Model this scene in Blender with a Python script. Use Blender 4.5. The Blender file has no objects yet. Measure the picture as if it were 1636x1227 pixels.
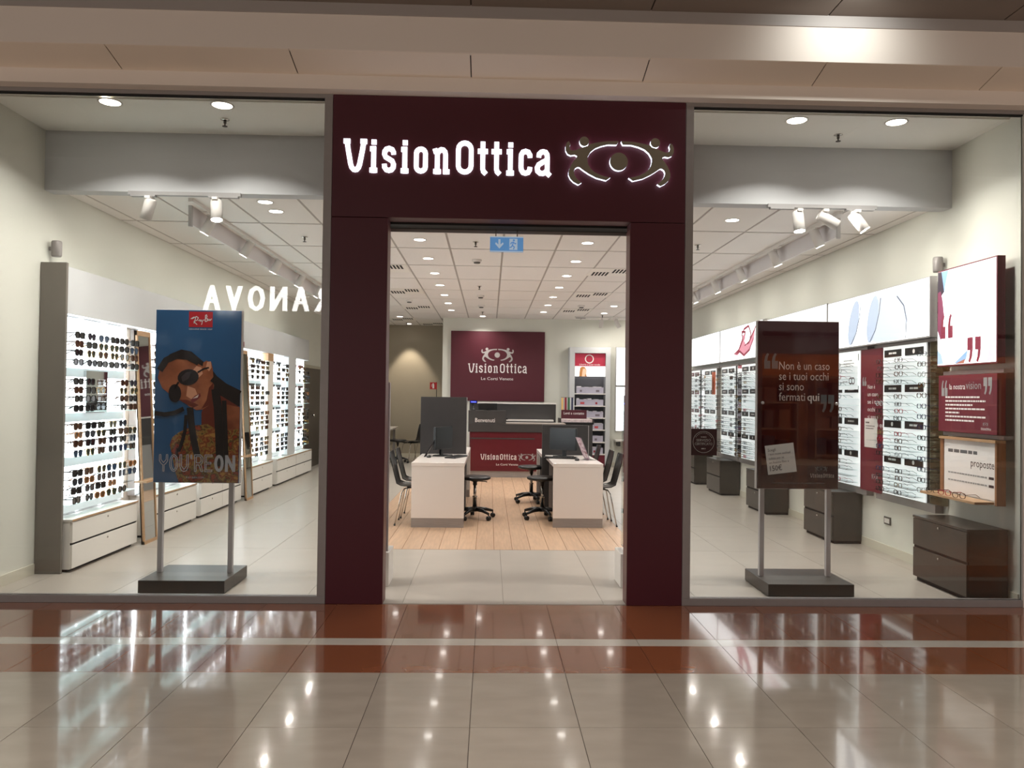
import bpy, math, random
from mathutils import Vector, Matrix

random.seed(7)
SC = bpy.context.scene
COL = SC.collection
PI = math.pi

# ------------------------------------------------------------------ camera, world, exposure
F_PX, YAW, PITCH, ROLL, CAM_D, CAM_H = 1247.16, 0.028272, 0.016212, 0.012759, 5.5793, 1.48
_cy, _sy, _cp, _sp = math.cos(YAW), math.sin(YAW), math.cos(PITCH), math.sin(PITCH)
_fw = Vector((_sy * _cp, _cy * _cp, _sp)); _rt = Vector((_cy, -_sy, 0)); _up = _rt.cross(_fw)
_r2 = _rt * math.cos(ROLL) + _up * math.sin(ROLL); _u2 = -_rt * math.sin(ROLL) + _up * math.cos(ROLL)
cam = bpy.data.cameras.new('camera'); cam_o = bpy.data.objects.new('camera', cam); COL.objects.link(cam_o)
cam_o.matrix_world = Matrix(((_r2.x, _u2.x, -_fw.x, 0), (_r2.y, _u2.y, -_fw.y, -CAM_D), (_r2.z, _u2.z, -_fw.z, CAM_H), (0, 0, 0, 1)))
cam.sensor_width = 36.0; cam.lens = 36.0 * F_PX / 1636.0; cam.clip_start = 0.05; cam.clip_end = 100
SC.camera = cam_o

world = bpy.data.worlds.new('world'); SC.world = world; world.use_nodes = True
world.node_tree.nodes['Background'].inputs[0].default_value = (1.0, 0.935, 0.87, 1)
world.node_tree.nodes['Background'].inputs[1].default_value = 1.55  # uniform ambient, added as the light of an invented atrium

SC.view_settings.view_transform = 'Standard'; SC.view_settings.look = 'None'
SC.view_settings.exposure = 0.45; SC.view_settings.gamma = 1.0; SC.view_settings.use_curve_mapping = False
SC.cycles.max_bounces = 8; SC.cycles.transparent_max_bounces = 24
SC.cycles.diffuse_bounces = 4; SC.cycles.glossy_bounces = 4
SC.cycles.sample_clamp_indirect = 6.0; SC.cycles.caustics_reflective = False; SC.cycles.caustics_refractive = False
SC.cycles.use_denoising = True; SC.cycles.use_adaptive_sampling = True; SC.cycles.adaptive_threshold = 0.025

DOWN_E = 10.0       # shop downlight lens emission
DOWN_W = 6.6        # beam of each shop downlight, watts
MALL_E = 2.5      # mall downlight lens emission
TRACK_E = 260.0     # track spot lens emission
PANEL_E = 3.6       # lit sunglasses panels
BOX_E = 1.15         # lightbox faces

# ------------------------------------------------------------------ materials
def lin(c):
    c /= 255.0
    return c / 12.92 if c <= 0.04045 else ((c + 0.055) / 1.055) ** 2.4
def rgb(r, g, b): return (lin(r), lin(g), lin(b), 1)
MATS = {}
def mat(name, col, rough=0.6, metal=0.0, emit=0.0, var=0.0, vscale=4.0, stretch=(1, 1, 1), per_object=False, bump=0.0, bscale=60.0, spec=0.5, rvar=0.0, emit_col=None, coat=0.0):
    if name in MATS: return MATS[name]
    m = bpy.data.materials.new(name); m.use_nodes = True
    nt = m.node_tree; b = nt.nodes['Principled BSDF']
    c = rgb(*col)
    b.inputs['Base Color'].default_value = c
    b.inputs['Roughness'].default_value = rough; b.inputs['Metallic'].default_value = metal
    b.inputs['Specular IOR Level'].default_value = spec
    if coat: b.inputs['Coat Weight'].default_value = coat; b.inputs['Coat Roughness'].default_value = 0.045
    if emit:
        b.inputs['Emission Color'].default_value = rgb(*(emit_col or col)); b.inputs['Emission Strength'].default_value = emit
        if emit < 1.2: m.cycles.emission_sampling = 'NONE'
    if var or bump or rvar:
        tc = nt.nodes.new('ShaderNodeTexCoord'); mp = nt.nodes.new('ShaderNodeMapping')
        mp.inputs['Scale'].default_value = stretch
        nt.links.new(tc.outputs['Object'], mp.inputs['Vector'])
        src = mp.outputs['Vector']
        oi = nt.nodes.new('ShaderNodeObjectInfo')
        if per_object:
            ad = nt.nodes.new('ShaderNodeVectorMath'); ad.operation = 'MULTIPLY_ADD'
            cb = nt.nodes.new('ShaderNodeCombineXYZ')
            for i in range(3): nt.links.new(oi.outputs['Random'], cb.inputs[i])
            nt.links.new(cb.outputs[0], ad.inputs[0]); ad.inputs[1].default_value = (37, 53, 71); nt.links.new(src, ad.inputs[2])
            src = ad.outputs[0]
        n = nt.nodes.new('ShaderNodeTexNoise'); n.inputs['Scale'].default_value = vscale; n.inputs['Detail'].default_value = 2.5; n.inputs['Roughness'].default_value = 0.45
        nt.links.new(src, n.inputs['Vector'])
        if var:
            mr = nt.nodes.new('ShaderNodeMapRange'); mr.inputs['From Min'].default_value = 0.2; mr.inputs['From Max'].default_value = 0.8; mr.interpolation_type = 'SMOOTHSTEP'
            mr.inputs['To Min'].default_value = 1 - var; mr.inputs['To Max'].default_value = 1 + var
            nt.links.new(n.outputs['Fac'], mr.inputs['Value'])
            val = mr.outputs[0]
            if per_object:
                m2 = nt.nodes.new('ShaderNodeMapRange'); m2.inputs['To Min'].default_value = 1 - var * 0.6; m2.inputs['To Max'].default_value = 1 + var * 0.6
                nt.links.new(oi.outputs['Random'], m2.inputs['Value'])
                mu = nt.nodes.new('ShaderNodeMath'); mu.operation = 'MULTIPLY'
                nt.links.new(val, mu.inputs[0]); nt.links.new(m2.outputs[0], mu.inputs[1]); val = mu.outputs[0]
            vm = nt.nodes.new('ShaderNodeVectorMath'); vm.operation = 'SCALE'
            vm.inputs[0].default_value = c[:3]; nt.links.new(val, vm.inputs['Scale'])
            nt.links.new(vm.outputs[0], b.inputs['Base Color'])
        if rvar:
            mr = nt.nodes.new('ShaderNodeMapRange'); mr.inputs['To Min'].default_value = max(0, rough - rvar); mr.inputs['To Max'].default_value = rough + rvar
            nt.links.new(n.outputs['Fac'], mr.inputs['Value']); nt.links.new(mr.outputs[0], b.inputs['Roughness'])
        if bump:
            n2 = nt.nodes.new('ShaderNodeTexNoise'); n2.inputs['Scale'].default_value = bscale; n2.inputs['Detail'].default_value = 3
            nt.links.new(src, n2.inputs['Vector'])
            bp = nt.nodes.new('ShaderNodeBump'); bp.inputs['Strength'].default_value = bump; bp.inputs['Distance'].default_value = 0.01
            nt.links.new(n2.outputs['Fac'], bp.inputs['Height']); nt.links.new(bp.outputs[0], b.inputs['Normal'])
    MATS[name] = m
    return m
def glass_mat(name, tint=(1, 1, 1), ior=1.5, rough=0.0):
    if name in MATS: return MATS[name]
    m = bpy.data.materials.new(name); m.use_nodes = True; nt = m.node_tree
    nt.nodes.remove(nt.nodes['Principled BSDF'])
    out = nt.nodes['Material Output']
    tr = nt.nodes.new('ShaderNodeBsdfTransparent'); tr.inputs[0].default_value = (*tint, 1)
    gl = nt.nodes.new('ShaderNodeBsdfGlossy'); gl.inputs['Roughness'].default_value = rough
    fr = nt.nodes.new('ShaderNodeFresnel'); fr.inputs['IOR'].default_value = ior
    mx = nt.nodes.new('ShaderNodeMixShader')
    nt.links.new(fr.outputs[0], mx.inputs[0]); nt.links.new(tr.outputs[0], mx.inputs[1]); nt.links.new(gl.outputs[0], mx.inputs[2])
    nt.links.new(mx.outputs[0], out.inputs[0])
    MATS[name] = m
    return m
def print_mat(name, stops, scale=6.0, rough=0.35, kind='noise', emit=0.0):
    """flat printed pattern: noise or wave through a colour ramp"""
    if name in MATS: return MATS[name]
    m = bpy.data.materials.new(name); m.use_nodes = True; nt = m.node_tree; b = nt.nodes['Principled BSDF']
    b.inputs['Roughness'].default_value = rough
    tc = nt.nodes.new('ShaderNodeTexCoord')
    if kind == 'wave':
        n = nt.nodes.new('ShaderNodeTexWave'); n.inputs['Scale'].default_value = scale; n.inputs['Distortion'].default_value = 9; n.inputs['Detail'].default_value = 2
        o = n.outputs['Fac']
    else:
        n = nt.nodes.new('ShaderNodeTexNoise'); n.inputs['Scale'].default_value = scale; n.inputs['Detail'].default_value = 3; o = n.outputs['Fac']
    nt.links.new(tc.outputs['Object'], n.inputs['Vector'])
    cr = nt.nodes.new('ShaderNodeValToRGB'); el = cr.color_ramp.elements
    while len(el) < len(stops): el.new(0.5)
    for e, (p, c) in zip(el, stops): e.position = p; e.color = rgb(*c)
    nt.links.new(o, cr.inputs[0]); nt.links.new(cr.outputs[0], b.inputs['Base Color'])
    if emit:
        nt.links.new(cr.outputs[0], b.inputs['Emission Color']); b.inputs['Emission Strength'].default_value = emit
    MATS[name] = m
    return m

M = {}
M['wall'] = mat('wall_paint', (216, 216, 206), 0.85, var=0.02, vscale=2, bump=0.05, bscale=120)
M['wall_grey'] = mat('bulkhead_paint', (200, 202, 205), 0.85, var=0.015, vscale=2)
M['wall_warm'] = mat('recess_paint', (166, 157, 140), 0.85, var=0.02, vscale=2)
M['ceil'] = mat('ceiling_board', (238, 233, 229), 0.9, var=0.012, vscale=30, per_object=True, bump=0.08, bscale=200)
M['ceil_bar'] = mat('ceiling_grid', (176, 168, 162), 0.6)
M['ceil_plain'] = mat('window_zone_ceiling', (246, 244, 238), 0.9)
M['mall_plaster'] = mat('mall_plaster', (224, 213, 204), 0.8, var=0.02, vscale=1.5)
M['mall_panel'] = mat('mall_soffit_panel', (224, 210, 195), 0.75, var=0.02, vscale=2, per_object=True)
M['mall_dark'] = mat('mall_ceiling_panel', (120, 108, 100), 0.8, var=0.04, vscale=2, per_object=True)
M['joint'] = mat('dark_joint', (40, 34, 30), 0.9)
M['red_marble'] = mat('red_marble', (140, 80, 48), 0.10, var=0.10, vscale=3.5, stretch=(1, 2.5, 1), per_object=True, coat=0.6)
M['beige_marble'] = mat('beige_marble', (172, 161, 147), 0.12, var=0.07, vscale=4, stretch=(1, 2.2, 1), per_object=True, bump=0.006, bscale=20, coat=0.5)
M['white_marble'] = mat('white_marble', (205, 198, 186), 0.12, var=0.05, vscale=6, per_object=True, coat=0.5)
M['grout'] = mat('grout', (84, 70, 60), 0.8)
M['shop_tile'] = mat('porcelain_tile', (166, 159, 150), 0.30, var=0.035, vscale=2.5, stretch=(1, 2, 1), per_object=True)
M['shop_grout'] = mat('tile_grout', (140, 132, 122), 0.8)
M['plank'] = mat('oak_plank', (182, 151, 124), 0.38, var=0.12, vscale=3, stretch=(14, 1.2, 1), per_object=True, bump=0.04, bscale=40)
M['plank_gap'] = mat('plank_gap', (120, 86, 58), 0.8)
M['maroon'] = mat('maroon_lacquer', (68, 11, 26), 0.5, var=0.04, vscale=2)
M['maroon_edge'] = mat('maroon_edge', (92, 48, 44), 0.4)
M['maroon_print'] = mat('maroon_print', (104, 24, 42), 0.4)
M['maroon_bright'] = mat('maroon_counter', (90, 14, 28), 0.35)
M['alu'] = mat('aluminium', (140, 134, 132), 0.42, metal=0.2, var=0.03, vscale=20)
M['alu_light'] = mat('light_aluminium', (196, 194, 194), 0.35, metal=0.6)
M['steel'] = mat('brushed_steel', (156, 150, 147), 0.38, metal=0.35, var=0.08, vscale=30, stretch=(0.3, 1, 8))
M['chrome'] = mat('chrome', (210, 206, 200), 0.12, metal=1.0)
M['black'] = mat('black_plastic', (20, 20, 21), 0.35)
M['blackmatt'] = mat('black_matt', (16, 14, 14), 0.8)
M['char'] = mat('charcoal_laminate', (58, 56, 56), 0.45, var=0.05, vscale=8)
M['darkwood'] = mat('wenge_laminate', (58, 52, 46), 0.32, var=0.10, vscale=5, stretch=(1, 1, 6), per_object=True)
M['darkstand'] = mat('dark_stand_base', (66, 62, 58), 0.35, var=0.05, vscale=6)
M['greypanel'] = mat('grey_laminate', (110, 104, 96), 0.5, var=0.06, vscale=4, stretch=(1, 1, 0.5))
M['header'] = mat('header_laminate', (196, 198, 200), 0.5, var=0.03, vscale=3)
M['white'] = mat('white_laminate', (226, 222, 216), 0.4, var=0.01, vscale=6)
M['white_gloss'] = mat('white_gloss', (228, 220, 214), 0.22)
M['oak'] = mat('oak_edge', (176, 140, 104), 0.45, var=0.12, vscale=8, stretch=(1, 1, 10))
M['oak_dark'] = mat('oak_frame', (150, 104, 70), 0.4, var=0.12, vscale=8, stretch=(6, 1, 1))
M['mirror'] = mat('mirror_silver', (215, 218, 218), 0.02, metal=1.0)
M['trackwhite'] = mat('track_white', (222, 218, 214), 0.4)
M['lens'] = mat('lamp_lens', (255, 250, 242), 0.4, emit=DOWN_E, emit_col=(255, 248, 240))
M['lens_window'] = mat('lamp_lens_window', (255, 250, 242), 0.4, emit=16.0, emit_col=(255, 242, 226))
M['lens_track'] = mat('track_lens', (255, 252, 248), 0.4, emit=TRACK_E, emit_col=(255, 248, 238))
M['lens_mall'] = mat('mall_lens', (255, 245, 230), 0.4, emit=MALL_E, emit_col=(255, 226, 190))
M['lit'] = mat('lit_panel', (250, 252, 255), 0.5, emit=PANEL_E, emit_col=(248, 252, 255))
M['led'] = mat('led_strip', (250, 252, 255), 0.5, emit=13.0, emit_col=(246, 250, 255))
M['litbox'] = mat('lightbox_face', (250, 252, 255), 0.5, emit=BOX_E, emit_col=(250, 252, 255))
M['glow'] = mat('sign_glow', (255, 255, 255), 0.5, emit=1.7, emit_col=(236, 242, 255))
M['halo'] = mat('sign_halo', (255, 255, 255), 0.5, emit=1.5, emit_col=(226, 234, 255))
M['bronze'] = mat('bronze_face', (132, 124, 108), 0.45, metal=0.15)
M['whiteprint'] = mat('white_print', (236, 232, 230), 0.5)
M['greyprint'] = mat('grey_print', (150, 150, 150), 0.5)
M['midgrey'] = mat('mid_grey_print', (96, 96, 98), 0.5)
M['paper'] = mat('paper', (214, 210, 206), 0.7)
M['ink'] = mat('ink', (48, 28, 34), 0.6)
M['glass'] = glass_mat('window_glass', (0.985, 0.995, 0.99))
M['acrylic'] = glass_mat('acrylic', (0.93, 0.99, 0.99), 1.45)
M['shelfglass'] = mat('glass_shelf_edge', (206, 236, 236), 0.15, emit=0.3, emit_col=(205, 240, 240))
M['lensclear'] = glass_mat('clear_lens', (0.97, 0.98, 0.99), 1.3)
M['red'] = mat('red_plastic', (186, 22, 26), 0.35)
M['wall_opposite'] = mat('opposite_wall', (74, 62, 54), 0.7)

# ------------------------------------------------------------------ mesh builder
class MB:
    def __init__(s): s.v = []; s.f = []; s.m = []; s.mats = []; s.smooth = []
    def mi(s, m):
        if isinstance(m, str): m = M[m]
        if m not in s.mats: s.mats.append(m)
        return s.mats.index(m)
    def add(s, vs, fs, m, smooth=False):
        o = len(s.v); k = s.mi(m); s.v.extend([tuple(v) for v in vs])
        for f in fs: s.f.append(tuple(i + o for i in f)); s.m.append(k); s.smooth.append(smooth)
        return s
    def box(s, x0, x1, y0, y1, z0, z1, m):
        v = [(x0, y0, z0), (x1, y0, z0), (x1, y1, z0), (x0, y1, z0), (x0, y0, z1), (x1, y0, z1), (x1, y1, z1), (x0, y1, z1)]
        return s.add(v, [(0, 3, 2, 1), (4, 5, 6, 7), (0, 1, 5, 4), (1, 2, 6, 5), (2, 3, 7, 6), (3, 0, 4, 7)], m)
    def lathe(s, prof, m, n=20, c=(0, 0, 0), smooth=True, axis=None, caps=True):
        """prof: list of (radius, height) along axis (default z) from point c"""
        ax = Vector(axis).normalized() if axis else Vector((0, 0, 1))
        u = ax.orthogonal().normalized(); w = ax.cross(u); c = Vector(c)
        vs = []
        for r, h in prof:
            for k in range(n):
                a = 2 * PI * k / n
                vs.append(c + ax * h + (u * math.cos(a) + w * math.sin(a)) * r)
        fs = []
        for i in range(len(prof) - 1):
            for k in range(n):
                k2 = (k + 1) % n
                fs.append((i * n + k, i * n + k2, (i + 1) * n + k2, (i + 1) * n + k))
        s.add(vs, fs, m, smooth)
        if caps:
            o = len(s.v) - len(vs); k = s.mi(m)
            s.f.append(tuple(o + n - 1 - i for i in range(n))); s.m.append(k); s.smooth.append(False)
            b = o + (len(prof) - 1) * n
            s.f.append(tuple(b + i for i in range(n))); s.m.append(k); s.smooth.append(False)
        return s
    def tube(s, pts, r, m, n=8, smooth=True):
        pts = [Vector(p) for p in pts]; rs = r if isinstance(r, (list, tuple)) else [r] * len(pts)
        vs = []; fs = []
        t0 = (pts[1] - pts[0]).normalized(); u = t0.orthogonal().normalized()
        for i, p in enumerate(pts):
            if i == 0: t = t0
            elif i == len(pts) - 1: t = (pts[i] - pts[i - 1]).normalized()
            else: t = ((pts[i] - pts[i - 1]).normalized() + (pts[i + 1] - pts[i]).normalized()).normalized()
            u = (u - t * u.dot(t)).normalized(); w = t.cross(u)
            for k in range(n):
                a = 2 * PI * k / n; vs.append(p + (u * math.cos(a) + w * math.sin(a)) * rs[i])
        for i in range(len(pts) - 1):
            for k in range(n):
                k2 = (k + 1) % n; fs.append((i * n + k, i * n + k2, (i + 1) * n + k2, (i + 1) * n + k))
        s.add(vs, fs, m, smooth)
        o = len(s.v) - len(vs); k = s.mi(m)
        s.f.append(tuple(o + n - 1 - i for i in range(n))); s.m.append(k); s.smooth.append(False)
        s.f.append(tuple(o + (len(pts) - 1) * n + i for i in range(n))); s.m.append(k); s.smooth.append(False)
        return s
    def poly(s, pl, pts, m, off=0.0, thick=0.0, side=None):
        """2-D polygon on a Plane, optionally extruded towards the plane's normal"""
        a = 0
        for i in range(len(pts)):
            x0, y0 = pts[i]; x1, y1 = pts[(i + 1) % len(pts)]; a += x0 * y1 - x1 * y0
        if a < 0: pts = pts[::-1]
        n = len(pts)
        if thick <= 0: return s.add([pl.at(u, v, off) for u, v in pts], [tuple(range(n))], m)
        s.add([pl.at(u, v, off + thick) for u, v in pts], [tuple(range(n))], m)
        vs = [pl.at(u, v, off) for u, v in pts] + [pl.at(u, v, off + thick) for u, v in pts]
        return s.add(vs, [(i, (i + 1) % n, n + (i + 1) % n, n + i) for i in range(n)], side or m)
    def rect(s, pl, u0, u1, v0, v1, m, off=0.0, thick=0.0, side=None):
        return s.poly(pl, [(u0, v0), (u1, v0), (u1, v1), (u0, v1)], m, off, thick, side)
    def build(s, name, parent=None, bevel=0.0, flat=False, origin=None):
        me = bpy.data.meshes.new(name)
        vs = s.v
        if origin: vs = [(x - origin[0], y - origin[1], z - origin[2]) for x, y, z in vs]
        me.from_pydata(vs, [], s.f)
        for m in s.mats: me.materials.append(m)
        me.polygons.foreach_set('material_index', s.m)
        me.polygons.foreach_set('use_smooth', [False if flat else x for x in s.smooth])
        me.update()
        o = bpy.data.objects.new(name, me); COL.objects.link(o)
        if origin: o.location = origin
        if parent: o.parent = parent
        if bevel:
            b = o.modifiers.new('bevel', 'BEVEL'); b.width = bevel; b.segments = 2; b.limit_method = 'ANGLE'; b.angle_limit = 0.6
        return o

class Plane:
    def __init__(s, o, u, v, n): s.o, s.u, s.v, s.n = Vector(o), Vector(u), Vector(v), Vector(n)
    def at(s, a, b, c=0.0): return s.o + s.u * a + s.v * b + s.n * c
    def sub(s, a, b, c=0.0): return Plane(s.at(a, b, c), s.u, s.v, s.n)
    def rot(s, ang):
        c, q = math.cos(ang), math.sin(ang)
        return Plane(s.o, s.u * c + s.v * q, s.v * c - s.u * q, s.n)
def front(x, y, z): return Plane((x, y, z), (1, 0, 0), (0, 0, 1), (0, -1, 0))
def on_right(x, y, z): return Plane((x, y, z), (0, -1, 0), (0, 0, 1), (-1, 0, 0))
def on_left(x, y, z): return Plane((x, y, z), (0, 1, 0), (0, 0, 1), (1, 0, 0))
def facing_shop(x, y, z): return Plane((x, y, z), (-1, 0, 0), (0, 0, 1), (0, 1, 0))

# ------------------------------------------------------------------ tags and tree helpers
def tag(o, label=None, cat=None, group=None, kind=None):
    if label: o['label'] = label
    if cat: o['category'] = cat
    if group: o['group'] = group
    if kind: o['kind'] = kind
    return o
def empty(name, loc, label, cat, group=None, rz=0.0):
    o = bpy.data.objects.new(name, None); o.empty_display_size = 0.1; COL.objects.link(o)
    o.location = loc; o.rotation_euler = (0, 0, rz)
    return tag(o, label, cat, group)
def struct(o): o['kind'] = 'structure'; return o
def part(mb, name, root, bevel=0.0):
    """build a world-space MB as a child of an unrotated empty"""
    o = mb.build(name, None, bevel); o.parent = root
    p = Vector(root.location); q = root.parent
    while q: p += Vector(q.location); q = q.parent
    o.data.transform(Matrix.Translation(-p))
    return o
def child(o, name, mb, bevel=0.0):
    """sub-part of a mesh part that sits at its thing's origin"""
    c = mb.build(name, None, bevel); c.parent = o
    p = Vector((0, 0, 0)); q = o
    while q: p += Vector(q.location); q = q.parent
    c.data.transform(Matrix.Translation(-p))
    return c
def copy_tree(o, parent=None):
    c = o.copy(); COL.objects.link(c)
    if parent: c.parent = parent
    for ch in list(o.children): copy_tree(ch, c)
    return c
ORD = ['first', 'second', 'third', 'fourth', 'fifth', 'sixth', 'seventh', 'eighth', 'ninth', 'tenth', 'eleventh', 'twelfth', 'thirteenth', 'fourteenth', 'fifteenth', 'sixteenth']

# ------------------------------------------------------------------ lettering helpers
_TEXT = {}
def text2d(body):
    if body in _TEXT: return _TEXT[body]
    cu = bpy.data.curves.new('text', 'FONT'); cu.body = body; cu.resolution_u = 2
    ob = bpy.data.objects.new('text', cu)
    me = ob.to_mesh()
    vs = [(v.co.x, v.co.y) for v in me.vertices]; fs = [tuple(p.vertices) for p in me.polygons]
    ob.to_mesh_clear(); bpy.data.objects.remove(ob); bpy.data.curves.remove(cu)
    x0 = min(v[0] for v in vs); x1 = max(v[0] for v in vs)
    _TEXT[body] = (vs, fs, x0, x1)
    return _TEXT[body]
def text(mb, pl, body, u, v, h, m, width=None, align='L', off=0.0008):
    """print text: h = cap height, width = printed width (condenses or widens)"""
    vs, fs, x0, x1 = text2d(body)
    sy = h / 0.70
    sx = (width / (x1 - x0)) if width else sy * 0.8
    w = (x1 - x0) * sx
    u0 = u - (w / 2 if align == 'C' else (w if align == 'R' else 0))
    mb.add([pl.at(u0 + (x - x0) * sx, v + y * sy, off) for x, y in vs], fs, m)
    return w
def text_lines(mb, pl, u, v, widths, pitch, h, m, off=0.0008):
    """lines of small print too fine to read: rows of short bars"""
    rnd = random.Random(int(abs(u) * 1000) + len(widths))
    for i, w in enumerate(widths):
        x = 0
        while x < w - 0.004:
            a = min(rnd.uniform(0.012, 0.05) * (h / 0.012), w - x)
            mb.rect(pl, u + x, u + x + a, v - i * pitch, v - i * pitch + h, m, off); x += a + h * 0.45

def stroke_outline(pts, w, closed=False):
    pts = [Vector((p[0], p[1])) for p in pts]; n = len(pts)
    ws = w if isinstance(w, (list, tuple)) else [w] * n
    L, R_ = [], []
    for i in range(n):
        if closed: a, b = pts[i - 1], pts[(i + 1) % n]
        else: a, b = pts[max(0, i - 1)], pts[min(n - 1, i + 1)]
        p = pts[i]
        d1 = (p - a).normalized() if (p - a).length > 1e-9 else (b - p).normalized()
        d2 = (b - p).normalized() if (b - p).length > 1e-9 else d1
        t = (d1 + d2)
        t = t.normalized() if t.length > 1e-6 else d1
        nrm = Vector((-t.y, t.x)); k = min(1.5, 1 / max(0.3, nrm.dot(Vector((-d1.y, d1.x)))))
        L.append(p + nrm * ws[i] / 2 * k); R_.append(p - nrm * ws[i] / 2 * k)
    return L, R_
def stroke(mb, pl, pts, w, m, off=0.0, thick=0.0, side=None, closed=False):
    L, R_ = stroke_outline(pts, w, closed); n = len(L)
    seg = n if closed else n - 1
    o2 = off + thick
    vs = [pl.at(p.x, p.y, o2) for p in R_] + [pl.at(p.x, p.y, o2) for p in L]
    mb.add(vs, [(i, (i + 1) % n, n + (i + 1) % n, n + i) for i in range(seg)], m)
    if thick > 0:
        vs = [pl.at(p.x, p.y, off) for p in R_] + [pl.at(p.x, p.y, o2) for p in R_] + [pl.at(p.x, p.y, o2) for p in L] + [pl.at(p.x, p.y, off) for p in L]
        fs = []
        for i in range(seg):
            j = (i + 1) % n
            fs += [(i, j, n + j, n + i), (2 * n + i, 2 * n + j, 3 * n + j, 3 * n + i)]
        if not closed: fs += [(0, n, 2 * n, 3 * n), (n - 1, 4 * n - 1, 3 * n - 1, 2 * n - 1)]
        mb.add(vs, fs, side or m)
def arc(cx, cy, r, a0, a1, n=6):
    return [(cx + r * math.cos(math.radians(a0 + (a1 - a0) * i / n)), cy + r * math.sin(math.radians(a0 + (a1 - a0) * i / n))) for i in range(n + 1)]
def ring_pts(x0, x1, y0, y1):
    r = (x1 - x0) / 2; cx = (x0 + x1) / 2
    return arc(cx, y1 - r, r, 0, 180, 8) + arc(cx, y0 + r, r, 180, 360, 8)
def disc_pts(cx, cy, r, n=28): return [(cx + r * math.cos(2 * PI * i / n), cy + r * math.sin(2 * PI * i / n)) for i in range(n)]
W75 = 75
LET = {
    'V': (337, [[(48, 455), (66, 330), (104, 120), (120, 72), (148, 42), (170, 38), (192, 42), (218, 72), (234, 120), (272, 330), (289, 455)], [(0, 452), (95, 452)], [(242, 452), (337, 452)]], []),
    'i': (110, [[(57, 0), (57, 385)], [(4, 347), (60, 347)], [(0, 37), (110, 37)], [(24, 446), (96, 446)]], []),
    's': (208, [[(170, 272), (168, 305), (150, 340), (104, 358), (66, 346), (42, 312), (38, 272), (56, 232), (104, 204), (150, 176), (170, 130), (166, 84), (140, 48), (104, 38), (66, 48), (42, 82), (37, 130)]], []),
    'o': (208, [], [ring_pts(38, 170, 38, 358)]),
    'n': (240, [[(62, 0), (62, 350)], [(2, 325), (66, 345)], [(62, 290), (78, 332), (118, 356), (150, 350), (174, 322), (181, 280), (181, 0)], [(5, 37), (115, 37)], [(150, 37), (240, 37)]], []),
    'O': (262, [], [ring_pts(38, 224, 38, 460)]),
    't': (148, [[(74, 485), (74, 90), (84, 52), (122, 16)], [(0, 345), (148, 345)]], []),
    'c': (205, [[(168, 268), (166, 305), (142, 346), (103, 358), (64, 346), (40, 306), (38, 270), (38, 125), (42, 88), (66, 50), (103, 38), (142, 50), (164, 88), (168, 128)]], []),
    'a': (240, [[(60, 276), (66, 322), (98, 352), (125, 358), (160, 348), (181, 316), (185, 270), (185, 64), (196, 34), (228, 8)], [(185, 236), (120, 206), (62, 168), (38, 122), (46, 74), (84, 42), (124, 40), (164, 60), (185, 100)]], []),
}
LAYOUT = [('V', 0), ('i', 377), ('s', 552), ('i', 827), ('o', 1012), ('n', 1292), ('O', 1620), ('t', 1939), ('t', 2139), ('i', 2357), ('c', 2532), ('a', 2767)]
LOGO_W = 3007.0
def logo_letter(mb, pl, ch, x, k, m, off, thick=0.0, side=None, wt=1.0):
    for st in LET[ch][1]: stroke(mb, pl, [((x + a) * k, b * k) for a, b in st], W75 * wt * k, m, off, thick, side)
    for st in LET[ch][2]: stroke(mb, pl, [((x + a) * k, b * k) for a, b in st], W75 * wt * k, m, off, thick, side, closed=True)
def logo_word(mb, pl, width, m, off=0.0008):
    k = width / LOGO_W
    for ch, x in LAYOUT: logo_letter(mb, pl, ch, x, k, m, off, wt=0.74)
MAN = [(785, 190), (620, 198), (500, 218), (405, 240), (385, 262), (300, 288), (270, 302), (230, 320), (185, 330), (155, 315), (145, 280), (158, 245), (135, 205), (110, 225), (92, 275), (95, 330), (120, 375), (160, 392),
       (215, 385), (245, 400), (235, 430), (205, 460), (175, 510), (150, 560), (135, 610), (135, 650), (160, 700), (200, 740), (265, 775), (308, 748), (270, 720), (235, 680), (212, 640), (205, 600), (220, 565), (250, 545), (275, 545),
       (330, 585), (400, 630), (500, 680), (630, 712), (685, 672), (600, 655), (540, 635), (470, 600), (425, 560), (395, 510), (382, 460), (383, 410), (420, 345), (480, 295), (560, 262), (650, 240), (765, 240), (785, 205)]
def logo_figures(mk, pl, k, m, off=0.0008, thick=0.0, side=None):
    """mk(i) returns the MB that takes figure i: 0 and 1 the two dancers, 2 the ball"""
    for i, s in ((0, 1), (1, -1)):
        mk(i).poly(pl, [((x - 805) * s * k, (460 - y) * k) for x, y in MAN], m, off, thick, side)
        mk(i).poly(pl, disc_pts(-467 * s * k, 255 * k, 63 * k), m, off, thick * 1.02, side)
    mk(2).poly(pl, disc_pts(-10 * k, 0, 118 * k), m, off, thick, side)
def figures_flat(mb, pl, k, m, off=0.0008): logo_figures(lambda i: mb, pl, k, m, off)
QM = [(0, 1.0), (1, 1.0), (1, 0.05), (0.86, -0.55), (0.5, -1.0), (0.2, -0.86), (0.42, -0.5), (0.5, 0.0), (0, 0)]
def quote_marks(mb, pl, u, v, s, m, opening=True, off=0.0008, sx=1.0):
    """pair of block quotation marks; (u, v) lower-left of the pair, s = half height"""
    for k in range(2):
        pts = QM if not opening else [(1 - a, -b) for a, b in QM]
        mb.poly(pl, [(u + (a * 0.8 + k * 1.0) * s * sx, v + (b + 1) * s) for a, b in pts], m, off)

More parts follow.
